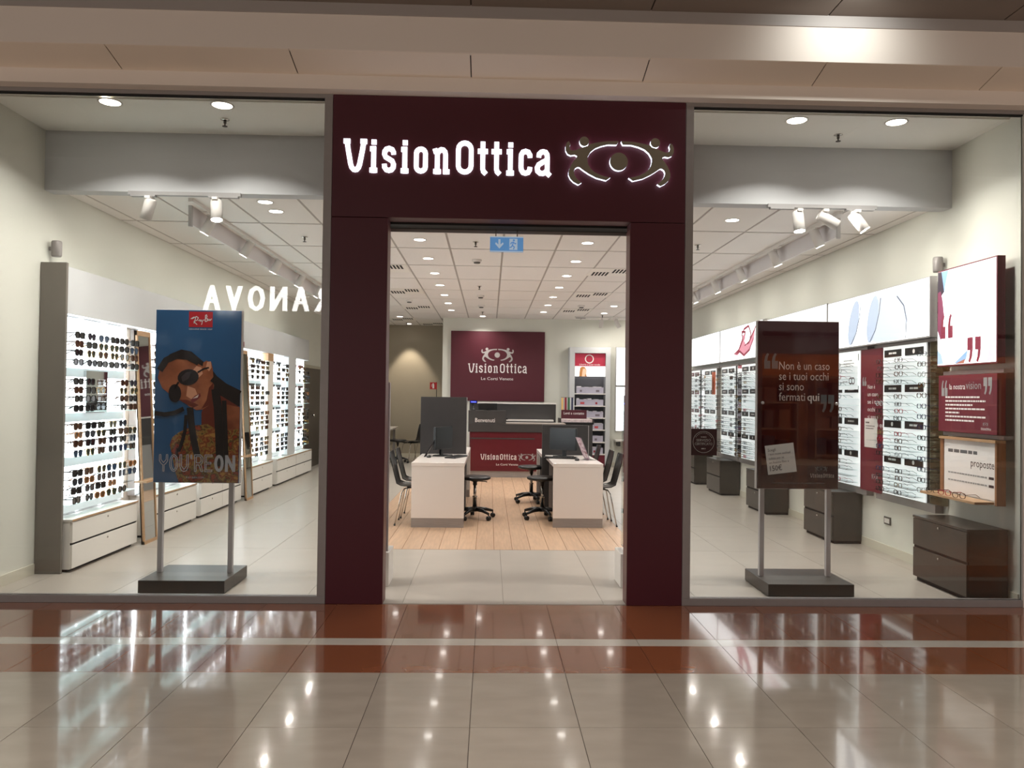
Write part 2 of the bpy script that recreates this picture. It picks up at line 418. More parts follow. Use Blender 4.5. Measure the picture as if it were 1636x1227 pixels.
# ------------------------------------------------------------------ the setting
XL, XR = -3.66, 3.88            # shop side walls
YB, YR = 11.3, 13.3             # back wall, recess wall
ZC, ZU = 3.17, 3.61             # tiled ceiling, window-zone ceiling
PXL, PXR, PZ = -1.143, 1.390, 3.62   # portal
DL, DR, DZ = -0.743, 0.996, 2.735    # doorway opening

def box_obj(name, b, m, parent=None, bevel=0.0):
    return MB().box(*b, m).build(name, parent, bevel)
def tiles(parent, name, mesh_boxes, m):
    """alike pieces share mesh data; mesh_boxes: list of (x0,x1,y0,y1,z0,z1)"""
    cache = {}
    for (x0, x1, y0, y1, z0, z1) in mesh_boxes:
        key = (round(x1 - x0, 3), round(y1 - y0, 3), round(z1 - z0, 3), m)
        if key not in cache:
            w, d, h = key[0] / 2, key[1] / 2, key[2]
            o = MB().box(-w, w, -d, d, 0, h, m).build(name)
            cache[key] = o.data
        else:
            o = bpy.data.objects.new(name, cache[key]); COL.objects.link(o)
        o.location = ((x0 + x1) / 2, (y0 + y1) / 2, z0); o.parent = parent

# mall floor
fl = struct(box_obj('floor_mall', (-12, 12, -12.0, 0.0, -0.06, -0.004), 'grout'))
JX = [-0.07 + 0.493 * k for k in range(-9, 11)]
g = 0.0016
red, wht, bei = [], [], []
for a, b in zip(JX[:-1], JX[1:]):
    red += [(a + g, b - g, -0.785 + g, -0.012, -0.004, 0), (a + g, b - g, -1.375 + g, -0.915 - g, -0.004, 0)]
    wht.append((a + g, b - g, -0.915 + g, -0.785 - g, -0.004, 0))
    for r in range(3): bei.append((a + g, b - g, -1.375 - 0.69 * (r + 1) + g, -1.375 - 0.69 * r - g, -0.004, 0))
tiles(fl, 'tile', red, 'red_marble'); tiles(fl, 'tile', wht, 'white_marble'); tiles(fl, 'tile', bei, 'beige_marble')
struct(box_obj('floor_mall_beyond', (-12, 12, -12.0, -1.375 - 0.69 * 3, -0.003, 0.0), 'beige_marble'))
for x0, x1 in ((-12, JX[0]), (JX[-1], 12)):
    struct(box_obj('floor_mall_side', (x0, x1, -1.375 - 0.69 * 3, -1.375, -0.003, 0.0), 'beige_marble'))
    struct(box_obj('floor_mall_band', (x0, x1, -1.375, -0.012, -0.003, 0.0), 'red_marble'))

# shop floor: porcelain tiles round an oak walkway
fs = struct(box_obj('floor_shop', (XL - 0.1, XR + 0.1, 0.0, YR, -0.06, -0.004), 'shop_grout'))
WX0, WX1, WY0, WY1 = -1.36, 1.48, 1.98, 9.0
TX = [0.117 + 0.72 * k for k in range(-6, 7)]; TX[0] = XL; TX[-1] = XR
TY = [0.0, 1.98, 3.42, 4.86, 6.3, 7.74, 9.0, 10.44, 11.9, YR]
tl = []
g = 0.0014
for i in range(len(TX) - 1):
    for j in range(len(TY) - 1):
        x0, x1, y0, y1 = TX[i], TX[i + 1], TY[j], TY[j + 1]
        if j == 0: y0 = 0.012
        if WY0 - 0.01 <= y0 and y1 <= WY1 + 0.01 and x1 > WX0 and x0 < WX1:
            if x0 < WX0 < x1: x1 = WX0
            elif x0 < WX1 < x1: x0 = WX1
            else: continue
        tl.append((x0 + g, x1 - g, y0 + g, y1 - g, -0.004, 0.0))
tiles(fs, 'tile', tl, 'shop_tile')
fw = struct(box_obj('floor_oak_walkway', (WX0, WX1, WY0, WY1, -0.008, -0.003), 'plank_gap'))
pk = []
n = 16; pw = (WX1 - WX0) / n
for i in range(n):
    y = WY0; k = 0
    first = [1.75, 2.6, 2.1, 3.0, 1.5][i % 5]
    while y < WY1 - 0.01:
        l = first if k == 0 else 2.35
        y1 = min(WY1, y + l)
        if WY1 - y1 < 0.3: y1 = WY1
        pk.append((WX0 + i * pw + 0.002, WX0 + (i + 1) * pw - 0.002, y + 0.001, y1 - 0.001, -0.003, 0.001)); y = y1; k += 1
tiles(fw, 'plank', pk, 'plank')

# shop walls
struct(box_obj('wall_left', (XL - 0.15, XL, 0.0, YR, 0, 4.2), 'wall'))
struct(box_obj('wall_right', (XR, XR + 0.15, 0.0, YB, 0, 4.2), 'wall'))
struct(box_obj('wall_back', (-1.03, XR + 0.15, YB, YB + 0.12, 0, 3.4), 'wall'))
struct(box_obj('wall_recess_side', (-1.03, -0.91, YB + 0.12, YR, 0, 3.4), 'wall'))
struct(box_obj('wall_recess', (XL - 0.15, -0.91, YR, YR + 0.12, 0, 3.4), 'wall_warm'))
for nm, b in (('baseboard_left', (XL, XL + 0.012, 0.03, 0.84, 0, 0.085)), ('baseboard_right', (XR - 0.012, XR, 0.03, YB, 0, 0.085)),
              ('baseboard_recess', (XL, -1.04, YR - 0.012, YR, 0, 0.085)), ('baseboard_back', (-1.03, XR, YB - 0.012, YB, 0, 0.085))):
    struct(box_obj(nm, b, mat('cream_baseboard', (206, 202, 186), 0.5)))
struct(box_obj('wall_facade_left', (-12, XL, -0.012, -0.001, 0, 3.62), 'mall_plaster'))
struct(box_obj('wall_facade_right', (XR, 12, -0.012, -0.001, 0, 3.62), 'mall_plaster'))

# ceilings
struct(box_obj('ceiling_window_zone', (XL, XR, 0.15, 0.9, ZU, ZU + 0.1), 'ceil_plain'))
bk = struct(MB().box(XL, XR, 0.88, 1.02, 3.12, ZU, 'wall_grey').build('wall_bulkhead'))
ce = struct(box_obj('ceiling_shop', (XL, XR, 1.02, YR, ZC + 0.004, ZC + 0.1), 'ceil_bar'))
CX = [0.127 + 0.605 * k for k in range(-6, 7)]; CX = [XL] + [x for x in CX if XL + 0.05 < x < XR - 0.05] + [XR]
CY = [1.03 + 1.1665 * k for k in range(0, 11)]; CY = [y for y in CY if y < YR - 0.2] + [YR]
ct = []
for i in range(len(CX) - 1):
    for j in range(len(CY) - 1):
        if CX[i] > -1.1 and CY[j] > YB: continue
        ct.append((CX[i] + 0.012, CX[i + 1] - 0.012, CY[j] + 0.022, CY[j + 1] - 0.022, ZC - 0.001, ZC + 0.004))
tiles(ce, 'tile', ct, 'ceil')

# mall soffit above the shopfront: stepped plaster with jointed panels
PJ = [-0.16 + 1.213 * k for k in range(-8, 10)]
struct(box_obj('ceiling_soffit_lip', (-12, 12, -0.104, 0.0, 3.622, 3.729), 'mall_plaster'))
sl = struct(MB().add([(-12, -0.10, 3.728), (12, -0.10, 3.728), (12, -0.362, 3.79), (-12, -0.362, 3.79), (-12, -0.10, 3.80), (12, -0.10, 3.80), (12, -0.362, 3.80), (-12, -0.362, 3.80)],
        [(0, 1, 2, 3), (4, 5, 6, 7), (0, 1, 5, 4), (2, 3, 7, 6)], 'joint').build('ceiling_soffit_slope'))
for a, b in zip(PJ[:-1], PJ[1:]):
    if 'slope_me' not in globals():
        w = (b - a) / 2 - 0.004
        o = MB().add([(-w, -0.10, 3.720), (w, -0.10, 3.720), (w, -0.364, 3.781), (-w, -0.364, 3.781), (-w, -0.10, 3.728), (w, -0.10, 3.728), (w, -0.364, 3.789), (-w, -0.364, 3.789)],
                     [(0, 3, 2, 1), (4, 5, 6, 7), (0, 1, 5, 4), (1, 2, 6, 5), (2, 3, 7, 6), (3, 0, 4, 7)], 'mall_panel').build('panel')
        slope_me = o.data
    else:
        o = bpy.data.objects.new('panel', slope_me); COL.objects.link(o)
    o.location = ((a + b) / 2, 0, 0); o.parent = sl
struct(box_obj('wall_soffit_fascia', (-12, 12, -0.368, -0.10, 3.783, 4.02), 'mall_plaster'))
struct(box_obj('trim_soffit', (-12, 12, -0.378, -0.10, 4.02, 4.11), mat('trim_grey', (160, 152, 148), 0.6)))
mc = struct(box_obj('ceiling_mall', (-12, 12, -3.2, -0.37, 4.104, 4.2), 'joint'))  # stops short: invented atrium opening that lets the world light in
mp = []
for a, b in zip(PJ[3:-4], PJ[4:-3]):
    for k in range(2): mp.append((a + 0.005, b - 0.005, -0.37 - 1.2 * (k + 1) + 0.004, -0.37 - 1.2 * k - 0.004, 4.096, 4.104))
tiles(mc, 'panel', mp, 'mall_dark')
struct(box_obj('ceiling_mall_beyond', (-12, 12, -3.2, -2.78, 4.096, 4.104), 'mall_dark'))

# shop portal: lintel and two jambs, doorway reveal, door header
pt = empty('entrance_portal', (0, 0, 0), 'dark maroon entrance portal framing the open doorway', 'portal')
part(MB().box(PXL, PXR, -0.012, 0.14, DZ + 0.012, PZ, 'maroon'), 'lintel', pt, 0.003)
part(MB().box(PXL, DL, -0.012, 0.14, 0, DZ + 0.008, 'maroon'), 'jamb', pt, 0.003)
part(MB().box(DR, PXR, -0.012, 0.14, 0, DZ + 0.008, 'maroon'), 'jamb', pt, 0.003)
part(MB().box(DL, DL + 0.003, -0.009, 0.142, 0, DZ - 0.04, 'maroon_edge'), 'reveal_strip', pt)
part(MB().box(DR - 0.003, DR, -0.009, 0.142, 0, DZ - 0.04, 'maroon_edge'), 'reveal_strip', pt)
part(MB().box(DL - 0.06, DR + 0.06, 0.145, 0.30, DZ - 0.002, DZ + 0.2, 'blackmatt'), 'door_header', pt)
part(MB().box(DL - 0.06, DR + 0.06, 0.30, 0.315, DZ - 0.024, DZ + 0.2, 'alu'), 'header_cover', pt)

# shop windows
def shop_window(idx, x0, x1, jx0, jx1, label):
    w = bpy.data.objects.new('window_%d' % idx, None); COL.objects.link(w); struct(w)
    part(MB().box(min(x0, jx0), max(x1, jx1), -0.01, 0.05, 0, 0.052, 'alu'), 'sill', w, 0.002)
    part(MB().box(min(x0, jx0), max(x1, jx1), -0.01, 0.05, 3.594, 3.622, 'alu'), 'head_rail', w, 0.002)
    part(MB().box(jx0, jx1, -0.012, 0.06, 0.052, 3.594, 'alu'), 'mullion', w, 0.002)
    part(MB().box(x0, x1, 0.012, 0.022, 0.052, 3.584, 'glass'), 'pane', w)
    part(MB().box(x0, x1, 0.004, 0.03, 3.584, 3.594, 'blackmatt'), 'gasket', w)
shop_window(1, XL, -1.203, -1.203, PXL - 0.002, '')
shop_window(2, 1.449, XR, PXR + 0.002, 1.449, '')

# the mall behind the viewer: facing shopfronts that show in the glass and the polished posters
struct(box_obj('wall_opposite', (-20, -2.0, -12.2, -12.0, 0, 9.0), mat('opposite_dark', (70, 60, 54), 0.6)))  # opposite walls made extra high so the glass reflects no bright void
struct(box_obj('wall_opposite_pier', (-2.0, 6.2, -12.2, -12.0, 0, 9.0), 'wall_opposite'))
struct(box_obj('wall_opposite_lintel', (6.2, 20, -12.2, -12.0, 2.55, 9.0), 'wall_opposite'))
opp = struct(MB().box(6.2, 20, -14.2, -14.0, 0, 2.95, mat('warm_store_back', (196, 120, 66), 0.6, var=0.3, vscale=2)).build('wall_opposite_store'))
struct(box_obj('floor_opposite_store', (6.2, 20, -14.0, -12.0, -0.06, 0.0), 'plank'))
oppc = struct(box_obj('ceiling_opposite_store', (6.2, 20, -14.0, -12.0, 2.95, 3.05), 'ceil_plain'))
sg = empty('fashion_store_sign', (-4.2, -12.0, 3.3), 'white illuminated TERRANOVA sign reflected in the shop glass', 'sign')
u = 0.10
for ch in 'TERRANOVA':
    mb = MB(); pl = facing_shop(-2.02 - u, -11.99, 3.33)
    for du in (-0.03, -0.015, 0, 0.015, 0.03): text(mb, pl, ch, du, 0, 0.56, mat('reflected_sign', (255, 255, 255), 0.5, emit=9.0), width=0.33, off=0.04 + du * 0.01)
    part(mb, 'letter', sg); u += 0.4925
for k in range(6):
    mb = MB()
    for z in (0.1, 0.75, 1.4, 2.05): mb.box(6.4 + 1.7 * k, 7.6 + 1.7 * k, -13.95, -13.5, z, z + 0.04, 'oak_dark')
    mb.box(6.36 + 1.7 * k, 6.4 + 1.7 * k, -13.95, -13.5, 0, 2.1, 'oak_dark').box(7.6 + 1.7 * k, 7.64 + 1.7 * k, -13.95, -13.5, 0, 2.1, 'oak_dark')
    for q in range(9):
        rr = random.Random(q + 20 * k); c = rr.choice([(70, 30, 24), (40, 34, 34), (150, 84, 40), (96, 60, 40)]); x = 6.45 + 1.7 * k + 0.37 * (q % 3); z = (0.14, 0.79, 1.44)[q // 3]
        mb.box(x, x + rr.uniform(0.2, 0.32), -13.9, -13.6, z, z + rr.uniform(0.25, 0.5), mat('goods_%d%d%d' % c, c, 0.6))
    mb.build('shelf_unit', opp)
MB().box(6.8, 18.0, -13.3, -12.8, 2.93, 2.949, mat('store_glow', (255, 210, 160), 0.5, emit=2.4, emit_col=(255, 190, 120))).build('ceiling_diffuser', oppc)

# ------------------------------------------------------------------ lamps
def make_downlight(r, lensm):
    root = bpy.data.objects.new('ceiling_downlight', None); COL.objects.link(root)
    MB().lathe([(r * 1.22, 0), (r * 1.22, -0.004), (r * 1.05, -0.006), (r, -0.002), (r, 0)], 'trackwhite', 24, caps=False).build('trim_ring', root)
    mb = MB(); mb.add([(r * math.cos(2 * PI * k / 16), -r * math.sin(2 * PI * k / 16), -0.004) for k in range(16)], [tuple(range(16))], lensm); mb.build('lens', root)
    return root
def beam(x, y, z, r, watts, col=(1, 0.95, 0.88), spread=130):
    l = bpy.data.lights.new('downlight_beam', 'AREA'); l.shape = 'DISK'; l.size = 2 * r; l.energy = watts; l.color = col; l.spread = math.radians(spread)
    o = bpy.data.objects.new('downlight_beam', l); COL.objects.link(o); o.location = (x, y, z - 0.012)
def place_all(proto, spots, cat, group, watts=0.0, r=0.06, spread=130):
    for i, (x, y, z, label) in enumerate(spots):
        o = proto if i == 0 else copy_tree(proto)
        o.location = (x, y, z); tag(o, label, cat, group)
        if watts: beam(x, y, z, r, watts, spread=spread)
zt = ZC - 0.001
sp = []
for k in range(7): sp.append((-0.78, 2.87 + 1.153 * k, zt, 'round ceiling downlight over the taller-screen desk row, %s from the doorway' % ORD[k]))
for k in range(7): sp.append((1.045, 2.89 + 1.16 * k, zt, 'round ceiling downlight over the low-screen desk row, %s from the doorway' % ORD[k]))
for k, y in enumerate((1.33, 1.68, 4.02, 6.35, 8.69)): sp.append((-2.0, y, zt, 'round ceiling downlight over the sunglasses aisle, %s from the bulkhead' % ORD[k]))
for k, y in enumerate((1.68, 4.02, 6.35, 8.69, 9.9)): sp.append((2.26, y, zt, 'round ceiling downlight over the eyeglasses aisle, %s from the bulkhead' % ORD[k]))
sp.append((-0.17, 10.86, zt, 'round ceiling downlight just in front of the maroon logo board'))
sp.append((-1.95, 11.2, zt, 'round ceiling downlight before the beige recess'))
place_all(make_downlight(0.060, 'lens'), sp, 'light', 'recessed downlights in the tiled ceiling', DOWN_W)
place_all(make_downlight(0.070, 'lens_window'), [
    (-2.82, 0.211, ZU, 'round downlight over the shop window beside the pale side wall, near the sunglasses'),
    (-2.007, 0.223, ZU, 'round downlight over the blue sunglasses poster'),
    (2.306, 0.26, ZU, 'round downlight over the dark maroon poster stand'),
    (3.069, 0.251, ZU, 'round downlight over the shop window near the quotation lightbox')], 'light', 'downlights in the shop window ceiling', 15.0, 0.07, 128)
# recess wall-washer: fitting plus its beam
place_all(make_downlight(0.060, 'lens'), [(-1.93, 12.86, zt, 'downlight grazing the beige recess wall')], 'light', None)
ws = bpy.data.lights.new('recess_beam', 'SPOT'); ws.energy = 80; ws.spot_size = math.radians(62); ws.spot_blend = 0.5; ws.color = (1, 0.86, 0.68); ws.shadow_soft_size = 0.04
wo = bpy.data.objects.new('recess_beam', ws); COL.objects.link(wo); wo.location = (-1.93, 12.86, zt - 0.03); wo.rotation_euler = (math.radians(9), 0, 0)
# narrow spot in the mall ceiling whose pool shows on the fascia
fs_ = bpy.data.lights.new('fascia_spot', 'SPOT'); fs_.energy = 15; fs_.spot_size = math.radians(130); fs_.spot_blend = 1.0; fs_.color = (0.95, 1, 0.96); fs_.shadow_soft_size = 0.03
fo = bpy.data.objects.new('fascia_spot', fs_); COL.objects.link(fo); fo.location = (2.35, -0.88, 4.07); fo.rotation_euler = (math.radians(70), 0, 0)
MB().lathe([(0.062, 0), (0.062, -0.005), (0.05, -0.006), (0.05, 0)], 'trackwhite', 20, c=(2.35, -0.88, 4.096), caps=False).lathe([(0.05, -0.002), (0.001, -0.002)], 'lens_mall', 16, c=(2.35, -0.88, 4.096), caps=False).build('spot_fitting', mc)

# track lighting
def track(name, label, pts, z, horizontal):
    root = empty(name, pts[0], label, 'track light rail')
    return root
def spot_head(pos, aim, label, group, r=0.046, L=0.175):
    """cylindrical head on a stem; pos = top of stem, aim = direction of beam"""
    root = empty('track_spotlight', pos, label, 'spotlight', group)
    a = Vector(aim).normalized(); p = Vector(pos); piv = p + Vector((0, 0, -0.065))
    part(MB().box(p.x - 0.022, p.x + 0.022, p.y - 0.05, p.y + 0.05, p.z - 0.02, p.z, 'trackwhite'), 'adapter', root)
    part(MB().tube([p + Vector((0, 0, -0.018)), piv], 0.007, 'trackwhite'), 'stem', root)
    c0 = piv - a * 0.05
    part(MB().lathe([(r * 0.86, 0), (r * 0.95, 0.004), (r, 0.02), (r, L), (r * 0.94, L), (r * 0.9, L - 0.01)], 'trackwhite', 22, c=c0, axis=a, caps=False)
         .lathe([(r * 0.86, 0.0005), (0.001, 0)], 'trackwhite', 22, c=c0, axis=a, caps=False), 'housing', root)
    part(MB().lathe([(r * 0.9, L - 0.008), (0.001, L - 0.007)], 'lens_track', 12, c=c0, axis=a, caps=False, smooth=False), 'lens', root)
    return root
def rail_x(x0, x1, y, z, label, white=False):
    r = empty('track_rail', (x0, y, z), label, 'track rail')
    gm = M['trackwhite'] if white else mat('rail_grey', (150, 148, 148), 0.5)
    part(MB().box(x0, x1, y - 0.018, y + 0.018, z - 0.03, z, gm), 'rail', r, 0.002)
    part(MB().box(x0 + 0.02, x0 + 0.22, y - 0.02, y + 0.02, z - 0.042, z - 0.029, MATS['rail_grey']), 'gear_box', r)
    part(MB().box(x1 - 0.26, x1 - 0.02, y - 0.02, y + 0.02, z - 0.042, z - 0.029, MATS['rail_grey']), 'gear_box', r)
def rail_y(x, y0, y1, z, side, label):
    r = empty('track_rail', (x, y0, z), label, 'track rail')
    part(MB().box(x - 0.02, x + 0.02, y0, y1, z - 0.032, z, 'trackwhite'), 'rail', r, 0.002)
    part(MB().box(x + side * 0.098, x + side * 0.112, y0 + 0.3, y1, z - 0.17, z - 0.001, mat('valance', (232, 228, 230), 0.6)), 'valance', r)
    part(MB().box(x + side * 0.09, x + side * 0.12, y0 + 0.27, y0 + 0.3, z - 0.19, z, 'alu_light'), 'end_bracket', r)
    k = 0; y = y0 + 0.35
    while y < y1 - 0.8:
        part(MB().box(x - 0.018, x + 0.018, y, y + 0.5, z - 0.04, z - 0.0315, 'trackwhite'), 'gear_box', r); y += 1.1
rail_x(-2.97, -2.06, 0.86, 3.118, 'short white track rail under the bulkhead above the blue poster')
rail_x(2.30, 3.22, 0.86, 3.118, 'short white track rail under the bulkhead above the maroon poster')
rail_y(-2.62, 1.25, 9.8, ZC, -1, 'long white track rail over the sunglasses wall')
rail_y(3.10, 1.25, 9.8, ZC, 1, 'long white track rail over the eyeglasses wall')
spot_head((-2.80, 0.86, 3.076), (-0.32, 0.12, -1), 'white spotlight on the short rail by the blue poster, leaning to the pale side wall', 'track spotlights')
spot_head((-2.26, 0.86, 3.076), (0.12, -0.22, -1), 'white spotlight on the short rail by the blue poster, tilted to the glass', 'track spotlights')
spot_head((2.56, 0.86, 3.076), (0.04, -0.18, -1), 'upright white spotlight on the short rail by the maroon poster', 'track spotlights')
spot_head((2.78, 0.86, 3.076), (0.9, -0.1, -0.55), 'white spotlight swung level on the short rail by the maroon poster', 'track spotlights')
spot_head((3.05, 0.86, 3.076), (0.5, -0.2, -0.8), 'white spotlight aimed at the quotation lightbox from the short rail', 'track spotlights')
for k, y in enumerate((1.75, 2.9, 4.05, 5.25, 6.4, 7.6)):
    spot_head((-2.62, y, ZC - 0.034), (-0.42, -0.05, -0.8), 'white spotlight on the sunglasses track, %s from the bulkhead' % ORD[k], 'track spotlights')
for k, y in enumerate((1.8, 2.9, 4.05, 5.15, 6.3, 7.5)):
    spot_head((3.10, y, ZC - 0.034), (0.34, -0.05, -0.8), 'white spotlight on the eyeglasses track, %s from the bulkhead' % ORD[k], 'track spotlights')
rail_x(1.75, 3.6, 10.6, ZC, 'short white track rail before the contact lens shelves', True)
for k, (x, ax) in enumerate(((2.30, (0, 0.3, -1)), (2.62, (0.5, 0.3, -0.8)))):
    spot_head((x, 10.6, ZC - 0.042), ax, ['white spotlight hanging plumb before the contact lens shelves', 'white spotlight leaning aside before the contact lens shelves'][k], 'track spotlights')

# ceiling fittings
def make_sprinkler():
    r = bpy.data.objects.new('fire_sprinkler', None); COL.objects.link(r)
    MB().lathe([(0.034, 0), (0.034, -0.004), (0.02, -0.008)], 'chrome', 16).build('escutcheon', r)
    MB().lathe([(0.011, -0.006), (0.011, -0.03), (0.006, -0.034), (0.006, -0.05), (0.02, -0.052), (0.02, -0.055)], mat('dark_chrome', (96, 92, 88), 0.25, metal=1.0), 14).build('nozzle', r)
    return r
place_all(make_sprinkler(), [(-2.09, 0.53, ZU, 'chrome sprinkler in the window ceiling behind the blue poster'), (2.76, 0.56, ZU, 'chrome sprinkler in the window ceiling above the maroon poster'),
    (-2.01, 2.84, zt, 'sprinkler head above the sunglasses aisle'), (2.257, 2.89, zt, 'sprinkler head above the eyeglasses aisle'),
    (-0.176, 2.94, zt, 'sprinkler head beside the blue exit sign'), (-0.18, 6.38, zt, 'sprinkler head halfway along the desk aisle'),
    (-0.166, 10.0, zt, 'sprinkler head above the reception counter'), (2.28, 10.3, zt, 'sprinkler head before the contact lens shelves'), (-1.95, 12.6, zt, 'sprinkler head inside the beige recess')], 'sprinkler', 'sprinkler heads')
def make_detector():
    r = bpy.data.objects.new('smoke_detector', None); COL.objects.link(r)
    MB().lathe([(0.06, 0), (0.06, -0.018), (0.045, -0.03)], 'trackwhite', 20).build('housing', r)
    MB().lathe([(0.042, -0.029), (0.038, -0.046)], mat('detector_grey', (92, 88, 84), 0.5), 20).build('chamber', r)
    return r
place_all(make_detector(), [(-0.18, 4.07, zt, 'smoke detector above the desk aisle near the exit sign'), (-0.174, 7.5, zt, 'smoke detector halfway to the reception counter'),
    (-0.18, 8.93, zt, 'smoke detector above the reception counter front'), (1.66, 8.7, zt, 'smoke detector between the vents near the contact lens shelves'), (-1.45, 8.3, zt, 'smoke detector between the vents near the beige recess')], 'smoke detector', 'ceiling detectors')
def make_vent():
    r = bpy.data.objects.new('ceiling_vent', None); COL.objects.link(r)
    MB().box(-0.29, 0.29, -0.30, 0.30, -0.004, 0, mat('vent_white', (240, 235, 228), 0.5)).build('plate', r)
    for gx, gy in ((-0.13, 0.12), (0.12, -0.12)):
        for k in range(5):
            x = gx - 0.10 + 0.046 * k
            MB().box(x, x + 0.027, gy - 0.15, gy + 0.15, -0.005, -0.0035, 'blackmatt').build('slot', r)
    return r
place_all(make_vent(), [(1.60, 4.86, zt, 'slotted ceiling vent over the low-screen desk nearest the doorway'), (1.65, 7.18, zt, 'slotted ceiling vent over the counter end beyond the low-screen desk'),
    (1.65, 9.5, zt, 'slotted ceiling vent before the contact lens shelves'), (-1.40, 4.82, zt, 'slotted ceiling vent over the tall-screen desk side nearest the doorway'),
    (-1.40, 7.1, zt, 'slotted ceiling vent, middle one on the recess side'), (-1.40, 9.42, zt, 'slotted ceiling vent just before the beige recess'),
    (-1.95, 11.75, zt, 'slotted ceiling vent inside the recess next to the detector'), (-1.36, 12.8, zt, 'slotted ceiling vent in the recess corner by the white wall')], 'vent', 'slotted ceiling vents')
struct(box_obj('ceiling_window_slot', (XL, XR, 0.024, 0.15, ZU + 0.012, ZU + 0.1), 'ceil_plain'))

# ------------------------------------------------------------------ eyewear
def lens_pts(cx, w, h, style, n=12):
    out = []
    for k in range(n):
        a = 2 * PI * k / n + 0.26; c, q = math.cos(a), math.sin(a)
        p = 0.62 if style == 'square' else (1.0 if style == 'round' else 0.8)
        x = math.copysign(abs(c) ** p, c) * w / 2; y = math.copysign(abs(q) ** p, q) * h / 2
        if style == 'pilot' and y < 0: x *= 0.82 ; y *= 1.12
        out.append((cx + x, y))
    return out
def eyewear_mesh(name, style, w, h, rim, frame_m, lens_m, temple_m=None):
    """front faces -Y, temples run to +Y, origin under the bridge at the rim's bottom"""
    mb = MB(); pl = Plane((0, 0, h / 2 + rim), (1, 0, 0), (0, 0, 1), (0, -1, 0)); temple_m = temple_m or frame_m
    gap = 0.018; cx = gap / 2 + w / 2
    for s in (-1, 1):
        inner = lens_pts(s * cx, w, h, style); outer = lens_pts(s * cx, w + 2 * rim, h + 2 * rim, style); n = len(inner)
        mb.poly(pl, inner, lens_m, -0.001)
        fr = [pl.at(u, v, 0.003) for u, v in inner] + [pl.at(u, v, 0.003) for u, v in outer] + [pl.at(u, v, -0.003) for u, v in outer] + [pl.at(u, v, -0.003) for u, v in inner]
        fs_ = []
        for i in range(n):
            j = (i + 1) % n
            for q in range(4):
                r = (q + 1) % 4
                fs_.append((q * n + i, r * n + i, r * n + j, q * n + j))
        mb.add(fr, fs_, frame_m)
        xe = s * (gap / 2 + w + rim + 0.002); zt_ = h + rim - 0.004; t = max(0.0016, rim * 0.75)
        a, b = (xe - 0.0016, xe + 0.0016)
        zc = zt_ - 0.006
        mb.box(a, b, -0.002, 0.095, zc - t, zc + t, temple_m)
        mb.add([(a, 0.095, zc - t), (b, 0.095, zc - t), (b, 0.095, zc + t), (a, 0.095, zc + t), (a, 0.132, zc - 0.022 - t), (b, 0.132, zc - 0.022 - t), (b, 0.132, zc - 0.022 + t * 1.4), (a, 0.132, zc - 0.022 + t * 1.4)],
               [(0, 1, 5, 4), (1, 2, 6, 5), (2, 3, 7, 6), (3, 0, 4, 7), (4, 5, 6, 7)], temple_m)
    mb.box(-gap / 2 - 0.001, gap / 2 + 0.001, -0.003, 0.003, h * 0.62 + rim, h * 0.62 + rim + max(0.004, rim * 1.4), frame_m)
    o = mb.build(name); me = o.data; bpy.data.objects.remove(o)
    return me
def sun_lens(n, c): return mat('sun_lens_' + n, c, 0.06, spec=0.8)
fr_black = mat('acetate_black', (18, 17, 18), 0.25); fr_tort = mat('acetate_tortoise', (84, 50, 26), 0.25, var=0.5, vscale=90)
fr_gold = mat('metal_gold', (176, 138, 80), 0.25, metal=0.9); fr_gun = mat('metal_gunmetal', (84, 86, 92), 0.3, metal=0.9)
fr_red = mat('acetate_red', (160, 30, 48), 0.25); fr_blue = mat('acetate_blue', (44, 56, 96), 0.25); fr_clear = mat('acetate_crystal', (176, 184, 188), 0.2); fr_honey = mat('acetate_honey', (168, 108, 52), 0.25)
SUN = [('black', eyewear_mesh('sunglasses', 'square', 0.056, 0.046, 0.005, fr_black, sun_lens('black', (20, 20, 24)))),
       ('tortoiseshell', eyewear_mesh('sunglasses', 'square', 0.055, 0.047, 0.005, fr_tort, sun_lens('brown', (58, 38, 26)))),
       ('gold pilot', eyewear_mesh('sunglasses', 'pilot', 0.058, 0.050, 0.0026, fr_gold, sun_lens('green', (38, 52, 42)))),
       ('round black', eyewear_mesh('sunglasses', 'round', 0.052, 0.050, 0.004, fr_black, sun_lens('slate', (40, 46, 60)))),
       ('blue-lens pilot', eyewear_mesh('sunglasses', 'pilot', 0.058, 0.050, 0.0026, fr_gun, sun_lens('blue', (42, 64, 92)))),
       ('honey', eyewear_mesh('sunglasses', 'oval', 0.055, 0.045, 0.0045, fr_honey, sun_lens('amber', (96, 66, 36))))]
OPT = [('black-rimmed', eyewear_mesh('eyeglasses', 'square', 0.052, 0.036, 0.0024, fr_black, M['lensclear'])),
       ('tortoiseshell', eyewear_mesh('eyeglasses', 'oval', 0.050, 0.040, 0.0024, fr_tort, M['lensclear'])),
       ('gunmetal', eyewear_mesh('eyeglasses', 'square', 0.052, 0.035, 0.0014, fr_gun, M['lensclear'], fr_black)),
       ('red', eyewear_mesh('eyeglasses', 'oval', 0.051, 0.037, 0.0022, fr_red, M['lensclear'])),
       ('blue', eyewear_mesh('eyeglasses', 'square', 0.051, 0.037, 0.0022, fr_blue, M['lensclear'])),
       ('crystal', eyewear_mesh('eyeglasses', 'round', 0.048, 0.042, 0.0024, fr_clear, M['lensclear'], fr_gun)),
       ('gold round', eyewear_mesh('eyeglasses', 'round', 0.047, 0.043, 0.0013, fr_gold, M['lensclear'], fr_tort))]
